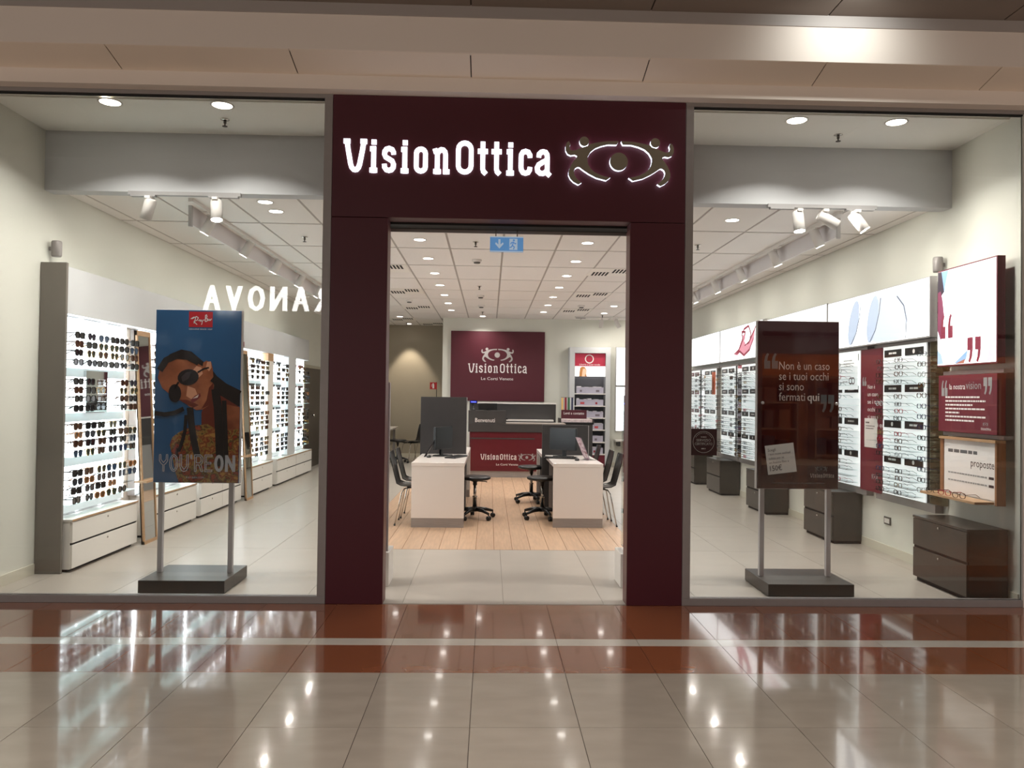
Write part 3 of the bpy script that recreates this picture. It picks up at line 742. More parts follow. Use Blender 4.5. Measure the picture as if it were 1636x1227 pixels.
def put_eyewear(kind, me, loc, rz, label, group):
    o = bpy.data.objects.new(kind, me); COL.objects.link(o); o.location = loc; o.rotation_euler = (0, 0, rz)
    if kind == 'sunglasses': o.scale = (1.1, 1, 1.06)
    return tag(o, label, 'glasses' if kind == 'eyeglasses' else 'sunglasses', group)
STUFF = []   # eyewear that the posters hide: joined below
def stuff_eyewear(me, loc, rz): STUFF.append((me, Matrix.Translation(loc) @ Matrix.Rotation(rz, 4, 'Z')))

# ------------------------------------------------------------------ sunglasses wall
LX = -3.46      # face of the display wall
ep = MB().box(XL + 0.004, LX + 0.012, 0.845, 0.875, 0, 2.525, 'greypanel').build('display_end_panel', None, 0.002)
tag(ep, 'tall grey end panel closing the sunglasses wall near the window', 'panel')
hb = MB().box(XL + 0.004, LX, 0.877, 9.42, 2.115, 2.50, 'header').build('display_header_board', None, 0.002)
tag(hb, 'long pale grey header board above the sunglasses bays', 'header board')
bkp = struct(MB().box(XL + 0.001, XL + 0.02, 0.88, 9.42, 0.0, 2.11, 'white').build('wall_display_lining'))
GZ = [1.706, 1.323, 0.950, 0.562]          # lowest row of each group of four
RP = 0.0720
BX = LX - 0.075   # lit panels sit back from the header
def bay(y0, y1, ncol, label, place, mirror=False, plates=False, npan=3, indiv=None, plate_m='black'):
    root = empty('sunglasses_display_bay', (LX, (y0 + y1) / 2, 0.44), label, 'display')
    w = (y1 - y0) / npan
    part(MB().box(XL + 0.024, BX - 0.028, y0 - 0.012, y1 + 0.012, 0.435, 2.11, 'header'), 'back_board', root)
    for k in range(npan):
        a, b = y0 + k * w + 0.012, y0 + (k + 1) * w - 0.012
        part(MB().box(BX - 0.026, BX - 0.012, a, b, 0.50, 2.10, 'lit'), 'lit_panel', root)
    for k in range(npan + 1):
        y = y0 + k * w
        part(MB().box(BX - 0.027, BX - 0.006, y - 0.006, y + 0.006, 0.46, 2.105, 'led'), 'led_upright', root)
    for gi, z in enumerate(GZ):
        part(MB().box(BX - 0.026, BX + 0.115, y0, y1, z - 0.021, z - 0.0165, 'shelfglass'), 'glass_shelf', root)
        for r in range(1, 4):
            zz = z + r * RP - 0.008
            if mirror and gi == 1:
                part(MB().box(BX - 0.012, BX + 0.11, y0, y0 + w * 1.02, zz - 0.003, zz, 'acrylic'), 'rail', root)
                part(MB().box(BX - 0.012, BX + 0.11, y1 - w * 0.98, y1, zz - 0.003, zz, 'acrylic'), 'rail', root)
            else:
                part(MB().box(BX - 0.012, BX + 0.11, y0, y1, zz - 0.003, zz, 'acrylic'), 'rail', root)
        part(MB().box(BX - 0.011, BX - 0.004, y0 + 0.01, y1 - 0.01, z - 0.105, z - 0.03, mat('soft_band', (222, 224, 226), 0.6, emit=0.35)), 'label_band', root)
        if plates:
            for k in range(npan):
                c = y0 + (k + 0.5) * w
                part(MB().box(BX - 0.011, BX + 0.006, c - w * 0.36, c + w * 0.36, z + 3 * RP + 0.052, z + 3 * RP + 0.09, plate_m), 'name_plate', root)
    if mirror:
        a, b = y0 + w * 1.06, y0 + w * 2.0
        part(MB().box(BX - 0.011, BX + 0.02, a, b, GZ[1] - 0.03, GZ[1] + 3 * RP + 0.12, 'mirror'), 'counter_mirror', root)
    pitch = (y1 - y0) / ncol
    for gi, z in enumerate(GZ):
        for r in range(4):
            zz = z + (3 - r) * RP
            row = gi * 4 + r
            for c in range(ncol):
                yc = y0 + (c + 0.5) * pitch
                if mirror and gi == 1 and y0 + w * 1.0 < yc < y0 + w * 2.06: continue
                rr = random.Random(row * 31 + c * 7 + int(y0 * 100))
                if rr.random() < 0.05: continue
                wt = [6, 3, 2, 2, 1, 1] if gi < 2 else [3, 3, 3, 2, 2, 2]
                nm, me = rr.choices(SUN, wt)[0]
                loc = (BX + 0.125, yc + rr.uniform(-0.012, 0.012), zz - 0.0075 if r < 3 else zz - 0.0155); rz = PI / 2 + rr.uniform(-0.12, 0.12)
                if indiv and not indiv(c): stuff_eyewear(me, loc, rz)
                else: put_eyewear('sunglasses', me, loc, rz, '%s sunglasses, pair %s in row %s of the %s' % (nm, ORD[c], ORD[row], place), 'sunglasses on the lit wall')
    return root
bay(0.90, 2.10, 6, 'bright white sunglasses bay beside the grey end panel, with a small mirror set in', 'bay beside the grey end panel', mirror=True)
bay(2.42, 3.60, 6, 'bright white sunglasses bay just beyond the first leaning mirror', 'bay after the first leaning mirror', indiv=lambda c: c == 0)
bay(3.75, 5.22, 7, 'bright white sunglasses bay behind the blue poster', 'bay behind the blue poster', plates=True, indiv=lambda c: False)
bay(5.62, 6.62, 4, 'bright white sunglasses bay just beyond the second leaning mirror', 'bay after the second leaning mirror', plates=True)
bay(7.0, 7.79, 3, 'narrow bright sunglasses bay between the oak post and the grey upright', 'narrow bay past the oak post', plates=True, npan=2)
bay(8.35, 9.35, 3, 'bright sunglasses bay with maroon name plates at the far end', 'far bay with maroon plates', plates=True, npan=2, plate_m='maroon_print')
tag(MB().box(XL + 0.024, LX + 0.03, 7.82, 8.32, 0.44, 2.11, 'header').build('display_upright', None, 0.002), 'broad pale grey upright between the last two sunglasses bays', 'panel')
tag(MB().box(XL + 0.024, LX + 0.01, 6.66, 6.96, 0.44, 1.99, 'white').box(XL + 0.024, LX + 0.01, 6.66, 6.96, 1.99, 2.11, 'oak').build('display_post', None, 0.002), 'oak-topped white post between the sunglasses bays', 'panel')

def drawer_cabinet(y0, y1, label, n=1, lock=True):
    root = empty('drawer_cabinet', (LX, (y0 + y1) / 2, 0), label, 'cabinet', 'white drawer cabinets under the sunglasses')
    X1 = -3.385
    part(MB().box(XL + 0.024, X1 - 0.02, y0, y1, 0.025, 0.415, 'white'), 'body', root)
    part(MB().box(XL + 0.024, X1, y0 - 0.004, y1 + 0.004, 0.415, 0.432, 'white'), 'top', root, 0.002)
    part(MB().box(X1, X1 + 0.003, y0 - 0.004, y1 + 0.004, 0.416, 0.431, 'oak'), 'oak_edge', root)
    part(MB().box(XL + 0.1, X1 - 0.05, y0 + 0.02, y1 - 0.02, 0, 0.025, 'blackmatt'), 'plinth', root)
    w = (y1 - y0) / n
    for k in range(n):
        for z0, z1 in ((0.032, 0.222), (0.240, 0.408)):
            d = part(MB().box(X1 - 0.02, X1 - 0.001, y0 + k * w + 0.004, y0 + (k + 1) * w - 0.004, z0, z1, 'white'), 'drawer', root, 0.0015)
            if lock: child(d, 'lock', MB().lathe([(0.009, 0), (0.009, 0.006), (0.006, 0.007)], 'chrome', 10, c=(X1 - 0.002, y0 + (k + 0.5) * w, z1 - 0.035), axis=(1, 0, 0)))
        part(MB().box(X1 - 0.0205, X1 - 0.012, y0 + k * w + 0.004, y0 + (k + 1) * w - 0.004, 0.222, 0.240, 'blackmatt'), 'drawer_gap', root)
    return root
drawer_cabinet(0.90, 2.08, 'white two-drawer cabinet beside the grey end panel')
drawer_cabinet(2.46, 3.60, 'white two-drawer cabinet after the first leaning mirror')
drawer_cabinet(3.74, 5.24, 'white drawer cabinet with two drawer stacks behind the blue poster', 2)
drawer_cabinet(5.64, 6.78, 'white two-drawer cabinet after the second leaning mirror')
drawer_cabinet(7.05, 8.25, 'white two-drawer cabinet past the oak post')
drawer_cabinet(8.27, 9.45, 'white two-drawer cabinet at the far end of the sunglasses wall')

def leaning_mirror(y0, y1, label):
    root = empty('leaning_mirror', (LX, (y0 + y1) / 2, 0), label, 'mirror')
    xt, xb = -3.445, -3.33
    zt_, t = 2.08, 0.022
    def slab(name, a, b, z0, z1, off, th, m):
        def X(z): return xb + (xt - xb) * z / zt_ + off
        vs = [(X(z0) - th, a, z0), (X(z0), a, z0), (X(z0), b, z0), (X(z0) - th, b, z0), (X(z1) - th, a, z1), (X(z1), a, z1), (X(z1), b, z1), (X(z1) - th, b, z1)]
        mb = MB(); mb.add(vs, [(0, 3, 2, 1), (4, 5, 6, 7), (0, 1, 5, 4), (1, 2, 6, 5), (2, 3, 7, 6), (3, 0, 4, 7)], m)
        return part(mb, name, root)
    slab('backing', y0, y1, 0, zt_, -0.01, 0.012, 'oak'); slab('mirror_glass', y0 + t, y1 - t, 0.03, zt_ - 0.05, 0.001, 0.008, 'mirror')
    slab('frame_side', y0, y0 + t, 0, zt_, 0.008, 0.03, 'oak'); slab('frame_side', y1 - t, y1, 0, zt_, 0.008, 0.03, 'oak')
    slab('frame_top', y0, y1, zt_ - 0.05, zt_, 0.009, 0.03, 'oak'); slab('frame_bottom', y0, y1, 0, 0.03, 0.009, 0.03, 'oak')
    part(MB().box(-3.42, -3.30, y0 - 0.03, y1 + 0.03, 0.60, 0.62, 'oak'), 'ledge', root)
leaning_mirror(2.10, 2.40, 'tall oak-framed mirror leaning between the first two sunglasses bays')
leaning_mirror(5.28, 5.58, 'tall oak-framed mirror leaning beside the blue poster edge')

# ------------------------------------------------------------------ eyeglasses wall
RX = 3.80
def eyeglass_panel(y0, label, place, ncol=2, indiv=True, plate_m='black', w=0.74):
    y1 = y0 + w
    root = empty('eyeglasses_display', (RX, (y0 + y1) / 2, 0.6), label, 'display')
    part(MB().box(RX, XR - 0.012, y0, y1, 0.602, 2.0, mat('white_display_glow', (232, 236, 236), 0.45, emit=0.5)), 'back_panel', root)  # board is no lamp: weak emission added in place of track spot light
    part(MB().box(RX + 0.01, XR - 0.004, y0 - 0.008, y0 - 0.001, 0.602, 2.0, 'alu'), 'edge_profile', root)
    for z0, z1 in ((0.53, 0.601), (2.001, 2.03)): part(MB().box(RX + 0.005, XR - 0.004, y0 - 0.14, y1 + 0.14, z0, z1, 'alu'), 'rail', root)
    pl = on_right(RX, y1, 0)
    cw = w / 2
    for gi in range(4):
        zs = 1.90 - 0.333 * gi
        for k in range(2):
            p = MB(); a = y0 + k * cw + 0.035; b = a + cw - 0.07
            p.box(RX - 0.008, RX - 0.001, a, b, zs, zs + 0.068, plate_m)
            q = on_right(RX - 0.008, b, zs)
            if (gi + k) % 3: text_lines(p, q, (b - a) * 0.28, 0.026, [(b - a) * 0.46], 0.02, 0.018, 'whiteprint')
            else: p.poly(q, disc_pts((b - a) / 2, 0.034, 0.02, 12), 'whiteprint', 0.0008)
            part(p, 'name_plate', root)
        for r in range(4):
            z = zs - 0.062 - r * 0.064
            part(MB().box(RX - 0.115, RX, y0 + 0.02, y1 - 0.02, z - 0.006, z - 0.003, 'acrylic'), 'rail', root)
            for c in range(ncol):
                rr = random.Random(gi * 77 + r * 13 + c * 5 + int(y0 * 50))
                if rr.random() < 0.04: continue
                nm, me = rr.choices(OPT, [6, 3, 3, 1, 1, 2, 2])[0]
                yc = y0 + 0.04 + (c + 0.5) * (w - 0.08) / ncol
                loc = (RX - 0.136, yc + rr.uniform(-0.012, 0.012), z - 0.0028); rz = -PI / 2 + rr.uniform(-0.1, 0.1)
                if indiv: put_eyewear('eyeglasses', me, loc, rz, '%s eyeglasses, pair %s in row %s of the %s' % (nm, ORD[c], ORD[gi * 4 + r], place), 'eyeglasses on the wall panels')
                else: stuff_eyewear(me, loc, rz)
    return root
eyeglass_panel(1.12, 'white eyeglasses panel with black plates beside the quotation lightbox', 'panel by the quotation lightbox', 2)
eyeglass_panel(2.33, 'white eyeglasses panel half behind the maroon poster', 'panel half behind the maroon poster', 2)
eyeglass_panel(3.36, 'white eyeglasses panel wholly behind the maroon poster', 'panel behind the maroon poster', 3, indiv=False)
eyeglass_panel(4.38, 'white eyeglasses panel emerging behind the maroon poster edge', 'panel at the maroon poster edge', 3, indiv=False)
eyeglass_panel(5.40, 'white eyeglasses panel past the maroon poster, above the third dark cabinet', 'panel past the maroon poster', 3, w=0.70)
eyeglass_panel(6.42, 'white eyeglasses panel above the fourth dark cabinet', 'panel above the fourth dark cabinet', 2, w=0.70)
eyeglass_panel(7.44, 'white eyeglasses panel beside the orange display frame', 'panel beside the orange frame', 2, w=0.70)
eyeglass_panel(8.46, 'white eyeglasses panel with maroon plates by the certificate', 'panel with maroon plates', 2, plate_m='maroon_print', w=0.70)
# slim strips of hanging frames between the panels
def side_strip(y0, y1, label, place, m='mirror', n=2):
    root = empty('frame_strip', (RX, (y0 + y1) / 2, 0.6), label, 'display')
    part(MB().box(RX + 0.02, XR - 0.012, y0, y1, 0.602, 2.0, m), 'backing', root)
    for k in range(14): part(MB().box(RX - 0.09, RX + 0.02, y0 + 0.02, y1 - 0.02, 0.70 + 0.09 * k, 0.703 + 0.09 * k, 'acrylic'), 'rail', root)
    for k in range(14):
        rr = random.Random(k + int(y0 * 31)); nm, me = rr.choices(OPT + SUN[:2], [5, 3, 2, 1, 1, 2, 2, 3, 2])[0]
        put_eyewear('eyeglasses', me, (RX - 0.11, (y0 + y1) / 2, 0.7032 + 0.09 * k), -PI / 2 + rr.uniform(-0.1, 0.1), '%s frames, %s up from the bottom of the %s' % (nm, ORD[k], place), 'frames on the slim strips')
side_strip(0.90, 1.09, 'slim olive mirror strip with frames beside the first eyeglasses panel', 'slim strip by the quotation lightbox', mat('olive_mirror', (120, 112, 88), 0.12, metal=0.8))
side_strip(6.13, 6.39, 'slim mirror strip with frames between the panels past the maroon poster', 'slim strip past the maroon poster')
side_strip(8.17, 8.43, 'slim mirror strip with frames near the certificate', 'slim strip near the certificate')

# narrow maroon information panel
mp_ = empty('information_panel', (RX, 2.1, 0.6), 'narrow maroon panel with quotation and pinned note beside the eyeglasses', 'panel')
mb = MB().box(RX - 0.004, XR - 0.012, 1.885, 2.31, 0.585, 2.0, 'maroon_print'); part(mb, 'board', mp_, 0.001)
mb = MB(); pl = on_right(RX - 0.004, 2.31, 0.585)
quote_marks(mb, pl, 0.04, 1.05, 0.045, 'greyprint', True)
for i, t in enumerate(['Non è', 'un caso', 'se i tuoi', 'occhi', 'si sono', 'fermati qui']): text(mb, pl, t, 0.15, 1.02 - 0.075 * i, 0.042, 'whiteprint', width=0.035 * len(t) * 0.85)
figures_flat(mb, pl.sub(0.30, 0.15), 0.00009, 'greyprint')
part(mb, 'print', mp_)
mb = MB(); pl2 = on_right(RX - 0.006, 2.22, 1.02); mb.rect(pl2, 0, 0.26, 0, 0.29, 'paper', 0, 0.001)
text_lines(mb, pl2, 0.03, 0.24, [0.07], 0.03, 0.014, 'ink', 0.002); text_lines(mb, pl2, 0.03, 0.21, [0.18, 0.16], 0.025, 0.007, 'ink', 0.002)
part(mb, 'pinned_note', mp_)
for z in (0.9, 1.1, 1.35): part(MB().box(RX - 0.1, RX - 0.004, 1.9, 2.0, z, z + 0.003, 'acrylic'), 'rail', mp_)
# white eye-logo card on the half-hidden panel
cd = empty('brand_card', (RX - 0.01, 2.9, 1.6), 'white card with maroon loop emblem above the half-hidden eyeglasses panel', 'card')
mb = MB().box(RX - 0.012, RX - 0.009, 2.36, 3.04, 1.60, 1.985, MATS['white_display_glow']); pl = on_right(RX - 0.012, 3.04, 1.6)  # card shares the board's added emission to look equally bright
for c in (0.52, 0.58): stroke(mb, pl, disc_pts(c, 0.09, 0.032, 14), 0.012, M['maroon_print'], 0.001, closed=True)
text_lines(mb, pl, 0.36, 0.30, [0.2, 0.24, 0.16], 0.03, 0.009, 'greyprint'); text_lines(mb, pl, 0.34, 0.08, [0.11], 0.03, 0.008, 'maroon_print')
part(mb, 'card_face', cd)
# orange framed display
of = empty('orange_frame_display', (RX, 7.5, 1.5), 'small orange framed eyewear display near the certificate', 'display')
part(MB().box(RX - 0.02, RX - 0.009, 7.45, 7.62, 1.56, 1.94, mat('orange_print', (206, 96, 52), 0.5)), 'board', of)
part(MB().box(RX - 0.05, RX - 0.02, 7.47, 7.60, 1.60, 1.605, 'acrylic').box(RX - 0.05, RX - 0.02, 7.47, 7.60, 1.75, 1.755, 'acrylic'), 'ledge', of)

# lightboxes over the panels
def lightbox(y0, y1, z0, z1, x0, x1, label, frame_m='alu_light', face_m='litbox'):
    root = empty('lightbox', (x1, (y0 + y1) / 2, z0), label, 'lightbox')
    part(MB().box(x0 + 0.003, x1, y0, y1, z0, z1, frame_m), 'case', root, 0.002)
    part(MB().box(x0, x0 + 0.0025, y0 + 0.012, y1 - 0.006, z0 + 0.012, z1 - 0.012, face_m), 'face', root)
    for y in (y0 + 0.12, y1 - 0.12):
        part(MB().box(x1, XR - 0.001, y - 0.03, y + 0.03, (z0 + z1) / 2 - 0.05, (z0 + z1) / 2 + 0.05, 'alu'), 'bracket', root)
    return root, on_right(x0, y1, z0)
LBX0, LBX1 = 3.752, 3.82
em = lambda n, c, e=1.0: mat('lit_' + n, tuple(v * 0.7 for v in c), 0.5, emit=e * 0.68, emit_col=c)
lb, pl = lightbox(0.985, 3.0, 2.035, 2.56, LBX0, LBX1, 'lit box with pale spectacle lenses beside the quotation lightbox')
mb = MB()
ell = lambda cx, cy, a, b, n=20, t=0.0: [(cx + a * math.cos(2 * PI * i / n) * math.cos(t) - b * math.sin(2 * PI * i / n) * math.sin(t), cy + a * math.cos(2 * PI * i / n) * math.sin(t) + b * math.sin(2 * PI * i / n) * math.cos(t)) for i in range(n)]
def clip_poly(pts, u0, u1, v0, v1): return [(min(max(u, u0), u1), min(max(v, v0), v1)) for u, v in pts]
mb.poly(pl, clip_poly(ell(1.30, 0.20, 0.36, 0.27), 0.01, 2.0, 0.014, 0.51), em('pale_blue', (214, 224, 240), 1.0), 0.001)
for cx, a, t in ((0.62, 0.10, -0.35), (1.02, 0.10, -0.3)):
    mb.poly(pl, clip_poly(ell(cx, 0.25, a, 0.24, 18, t), 0.01, 2.0, 0.014, 0.51), em('mid_blue', (196, 210, 232), 0.95), 0.0014)
    stroke(mb, pl, [(cx + 0.16, 0.44), (cx + 0.13, 0.30), (cx + 0.06, 0.14), (cx - 0.05, 0.03)], 0.012, em('steel_line', (96, 104, 128), 0.5), 0.0018)
stroke(mb, pl, [(1.48, 0.42), (1.60, 0.32), (1.65, 0.18), (1.63, 0.02)], 0.012, em('steel_line', (96, 104, 128), 0.5), 0.0018)
part(mb, 'print', lb)
lb, pl = lightbox(3.03, 5.05, 2.045, 2.57, LBX0, LBX1, 'lit box mostly hidden behind the maroon poster')
mb = MB()
for k in range(6):
    ph = k * 0.7
    stroke(mb, pl, [(0.15 + 0.07 * i, 0.26 + 0.17 * math.sin(0.55 * i + ph) * math.exp(-0.02 * i)) for i in range(14)], 0.018, em('rose', (214, 120, 150), 0.9), 0.001)
part(mb, 'print', lb)
lb, pl = lightbox(5.08, 7.06, 2.075, 2.60, LBX0, LBX1, 'lit box with crimson smoke swirl between the certificate and the maroon poster')
mb = MB()
mb.poly(pl, [(0.72, 0.10), (0.95, 0.17), (1.12, 0.34), (1.28, 0.42), (1.20, 0.27), (1.32, 0.20), (1.5, 0.30), (1.70, 0.47), (1.62, 0.25), (1.42, 0.11), (1.18, 0.07), (1.0, 0.11), (0.9, 0.07)], em('rose_pale', (226, 150, 168), 0.9), 0.001)
for pts in ([(0.72, 0.10), (0.95, 0.15), (1.15, 0.30), (1.10, 0.42), (1.25, 0.40), (1.22, 0.24)], [(1.22, 0.2), (1.42, 0.24), (1.58, 0.36), (1.76, 0.48)], [(0.8, 0.09), (1.0, 0.13), (1.2, 0.06), (1.45, 0.13), (1.62, 0.30)], [(1.02, 0.3), (1.2, 0.45), (1.4, 0.48), (1.5, 0.36), (1.42, 0.22)]):
    stroke(mb, pl, pts, [0.012] + [0.036] * (len(pts) - 2) + [0.01], em('crimson', (150, 34, 62), 0.7), 0.0014)
part(mb, 'print', lb)
lb, pl = lightbox(7.10, 9.12, 2.075, 2.60, LBX0, LBX1, 'plain white lit box at the far end above the certificate')

# quotation lightbox with maroon case
lb, pl = lightbox(0.10, 0.872, 1.775, 2.578, 3.754, 3.82, 'tall lightbox with maroon quotation marks and maroon side, next to the window', 'maroon_print')
mb = MB()
mb.poly(pl, [(0.008, 0.55), (0.008, 0.79), (0.06, 0.79), (0.10, 0.62)], em('dusk', (66, 50, 72), 0.25), 0.001)
mb.poly(pl, [(0.06, 0.79), (0.16, 0.79), (0.11, 0.66), (0.10, 0.60)], em('sky', (150, 190, 240), 0.9), 0.001)
mb.poly(pl, [(0.008, 0.30), (0.008, 0.62), (0.05, 0.63), (0.075, 0.56), (0.10, 0.42), (0.075, 0.26), (0.05, 0.22)], em('plum', (150, 66, 100), 0.6), 0.0014)
mb.poly(pl, [(0.008, 0.02), (0.008, 0.14), (0.06, 0.10), (0.09, 0.02)], em('sky2', (176, 206, 244), 0.95), 0.001)
mb.poly(pl, [(0.24, 0.02), (0.42, 0.12), (0.40, 0.05), (0.36, 0.02)], em('sky', (150, 190, 240), 0.9), 0.001)
mb.poly(pl, [(0.25, 0.015), (0.39, 0.05), (0.37, 0.015)], em('skin', (196, 128, 108), 0.6), 0.0016)
mb.poly(pl, [(0.66, 0.02), (0.75, 0.02), (0.755, 0.55), (0.73, 0.35)], em('lilac', (226, 222, 246), 1.0), 0.001)
qm = em('quote_maroon', (150, 44, 70), 0.6)
for k in range(2):
    mb.poly(pl, [(0.055 + a * 0.066 + k * 0.10, 0.23 + (b + 1) * 0.10) for a, b in [(1 - p, -q) for p, q in QM]], qm, 0.002)
    mb.poly(pl, [(0.415 + a * 0.07 + k * 0.10, 0.015 + (b + 1) * 0.10) for a, b in QM], qm, 0.002)
part(mb, 'print', lb)
# "la nostra vision" board
vb = empty('statement_board', (3.754, 0.47, 1.24), 'maroon board reading la nostra vision under the quotation lightbox', 'board')
part(MB().box(3.754, 3.822, 0.097, 0.85, 1.24, 1.70, 'maroon_print'), 'board', vb, 0.002)
pl = on_right(3.754, 0.85, 1.24); mb = MB()
quote_marks(mb, pl, 0.045, 0.29, 0.066, 'greyprint', True, sx=0.7); quote_marks(mb, pl, 0.595, 0.30, 0.066, 'greyprint', False, sx=0.85)
text(mb, pl, 'la nostra', 0.155, 0.345, 0.045, 'whiteprint', width=0.21); text(mb, pl, 'vision', 0.375, 0.345, 0.062, 'greyprint', width=0.19)
text_lines(mb, pl, 0.10, 0.275, [0.45, 0.52, 0.36, 0.51, 0.19, 0.52, 0.38], 0.031, 0.013, 'whiteprint')
figures_flat(mb, pl.sub(0.62, 0.075), 0.000045, 'greyprint'); logo_word(mb, pl.sub(0.565, 0.03), 0.12, M['whiteprint'])
part(mb, 'print', vb)
for z in (1.705, 1.24 - 0.035): part(MB().box(3.80, XR - 0.004, 0.09, 0.86, z, z + 0.03, 'alu'), 'rail', vb)
# oak framed offer shelf
of = empty('offer_shelf', (3.754, 0.46, 0.72), 'oak-framed offer display with proposte card and shelf below the maroon board', 'display')
part(MB().box(3.764, 3.822, 0.118, 0.779, 0.715, 1.179, 'white'), 'back', of)
for a, b in ((0.78, 0.82), (0.095, 0.117)): part(MB().box(3.752, 3.822, a, b, 0.715, 1.179, 'oak_dark'), 'frame_side', of)
part(MB().box(3.74, 3.822, 0.095, 0.82, 1.18, 1.20, 'oak'), 'frame_top', of)
part(MB().box(3.60, 3.751, 0.118, 0.85, 0.722, 0.742, 'oak'), 'shelf', of, 0.002)
pl = on_right(3.80, 0.78, 0.742); mb = MB().box(3.761, 3.7635, 0.12, 0.777, 0.75, 1.175, 'whiteprint')
text(mb, on_right(3.761, 0.78, 0.742), 'proposte', 0.36, 0.24, 0.06, 'ink', width=0.285)
text_lines(mb, on_right(3.761, 0.78, 0.742), 0.06, 0.335, [0.38], 0.05, 0.026, 'midgrey')
text_lines(mb, on_right(3.761, 0.78, 0.742), 0.06, 0.165, [0.5], 0.05, 0.012, 'greyprint'); text_lines(mb, on_right(3.761, 0.78, 0.742), 0.06, 0.105, [0.5], 0.05, 0.012, 'greyprint')
for v_ in (0.16, 0.10): text_lines(mb, on_right(3.761, 0.78, 0.742), 0.58, v_, [0.06], 0.05, 0.02, 'ink')
part(mb, 'card', of)
for k, (y, i) in enumerate(((0.70, 0), (0.53, 3), (0.34, 1))):
    put_eyewear('eyeglasses', OPT[i][1], (3.618, y, 0.742), -PI / 2 + 0.25, ['black eyeglasses on the oak offer shelf, end by the mirror strip', 'red eyeglasses in the middle of the oak offer shelf', 'tortoiseshell eyeglasses on the oak offer shelf, end by the window'][k], 'eyeglasses on the offer shelf')

# dark drawer cabinets along the eyeglasses wall
def dark_cabinet(y0, y1, label):
    root = empty('dark_drawer_cabinet', (3.7, (y0 + y1) / 2, 0), label, 'cabinet', 'dark drawer cabinets along the eyeglasses wall')
    X0, X1 = 3.553, XR - 0.014
    part(MB().box(X0 + 0.018, X1, y0, y1, 0.03, 0.518, 'darkwood'), 'body', root, 0.001)
    part(MB().box(X0 - 0.002, X1, y0 - 0.003, y1 + 0.003, 0.518, 0.536, 'darkwood'), 'top', root, 0.0015)
    part(MB().box(X0 + 0.03, X1, y0 + 0.01, y1 - 0.01, 0, 0.03, 'blackmatt'), 'plinth', root)
    for z0, z1 in ((0.035, 0.272), (0.294, 0.514)):
        d = part(MB().box(X0, X0 + 0.017, y0 + 0.002, y1 - 0.002, z0, z1, 'darkwood'), 'drawer', root, 0.0015)
        child(d, 'lock', MB().lathe([(0.009, 0), (0.009, 0.006), (0.006, 0.007)], 'chrome', 10, c=(X0 + 0.001, (y0 + y1) / 2, z1 - 0.03), axis=(-1, 0, 0)))
    part(MB().box(X0 + 0.01, X0 + 0.018, y0 + 0.002, y1 - 0.002, 0.272, 0.294, 'blackmatt'), 'drawer_gap', root)
for y0, lab in ((0.135, 'dark two-drawer cabinet under the offer shelf by the window'), (2.42, 'dark two-drawer cabinet behind the maroon poster legs, nearer the window'), (4.40, 'dark two-drawer cabinet just past the maroon poster'),
                (6.36, 'dark two-drawer cabinet beside the certificate edge'), (7.86, 'dark cabinet under the certificate, partly hidden by the mullion')):
    dark_cabinet(y0, y0 + (0.735 if y0 < 1 else 0.72), lab)
so = empty('wall_socket', (XR, 1.91, 0.32), 'double wall socket low on the wall between dark cabinets', 'socket')
part(MB().box(XR - 0.012, XR - 0.001, 1.85, 1.97, 0.285, 0.36, mat('socket_grey', (96, 92, 86), 0.4)), 'plate', so, 0.002)
part(MB().box(XR - 0.014, XR - 0.011, 1.865, 1.955, 0.30, 0.345, 'white'), 'insert', so)
for sx, y, lab in ((XL + 0.06, 0.97, 'small grey speaker on the wall above the grey end panel'), (XR - 0.06, 0.98, 'small grey speaker on the wall above the quotation lightbox')):
    s_ = empty('wall_speaker', (sx, y, 2.6), lab, 'speaker', 'small wall speakers')
    part(MB().lathe([(0.035, 0), (0.04, 0.01), (0.04, 0.12), (0.035, 0.13)], 'alu', 18, c=(sx, y, 2.59)), 'housing', s_)
    part(MB().box(min(sx, sx + math.copysign(0.058, sx)), max(sx, sx + math.copysign(0.058, sx)), y - 0.01, y + 0.01, 2.64, 2.67, 'alu'), 'bracket', s_)

def join_stuff(name, items, label, cat, group):
    mb = MB(); vs, fs_, mi = [], [], []
    mats = []
    for me, mx in items:
        o = len(vs); vs += [tuple(mx @ v.co) for v in me.vertices]
        idx = []
        for m in me.materials:
            if m not in mats: mats.append(m)
            idx.append(mats.index(m))
        for p in me.polygons: fs_.append(tuple(i + o for i in p.vertices)); mi.append(idx[p.material_index])
    me = bpy.data.meshes.new(name); me.from_pydata(vs, [], fs_)
    for m in mats: me.materials.append(m)
    me.polygons.foreach_set('material_index', mi); me.update()
    o = bpy.data.objects.new(name, me); COL.objects.link(o)
    return tag(o, label, cat, group, 'stuff')
join_stuff('sunglasses_stock', [x for x in STUFF if x[0].name.startswith('sun')], 'rows of sunglasses in the bays hidden by the blue poster', 'sunglasses', 'sunglasses on the lit wall')
join_stuff('eyeglasses_stock', [x for x in STUFF if x[0].name.startswith('eye')], 'rows of eyeglasses on the panels hidden by the maroon poster', 'glasses', 'eyeglasses on the wall panels')

# ------------------------------------------------------------------ lit sign on the portal
sg = empty('shop_sign', (-0.2, -0.012, 3.06), 'white illuminated VisionOttica lettering with bronze dancing figures on the maroon portal', 'sign')
pl = front(-1.063, -0.0125, 3.062).rot(0.0); K = 1.480 / LOGO_W
for ch, x in LAYOUT:
    mb = MB(); logo_letter(mb, pl, ch, x, K, M['glow'], 0.0, 0.012, wt=0.90); part(mb, 'letter', sg)
figs = [MB(), MB(), MB()]
logo_figures(lambda i: figs[i], front(0.907, -0.0125, 3.172), 0.000547, M['bronze'], 0.0, 0.03, M['halo'])
for mb, nm in zip(figs, ('figure', 'figure', 'ball')): part(mb, nm, sg)

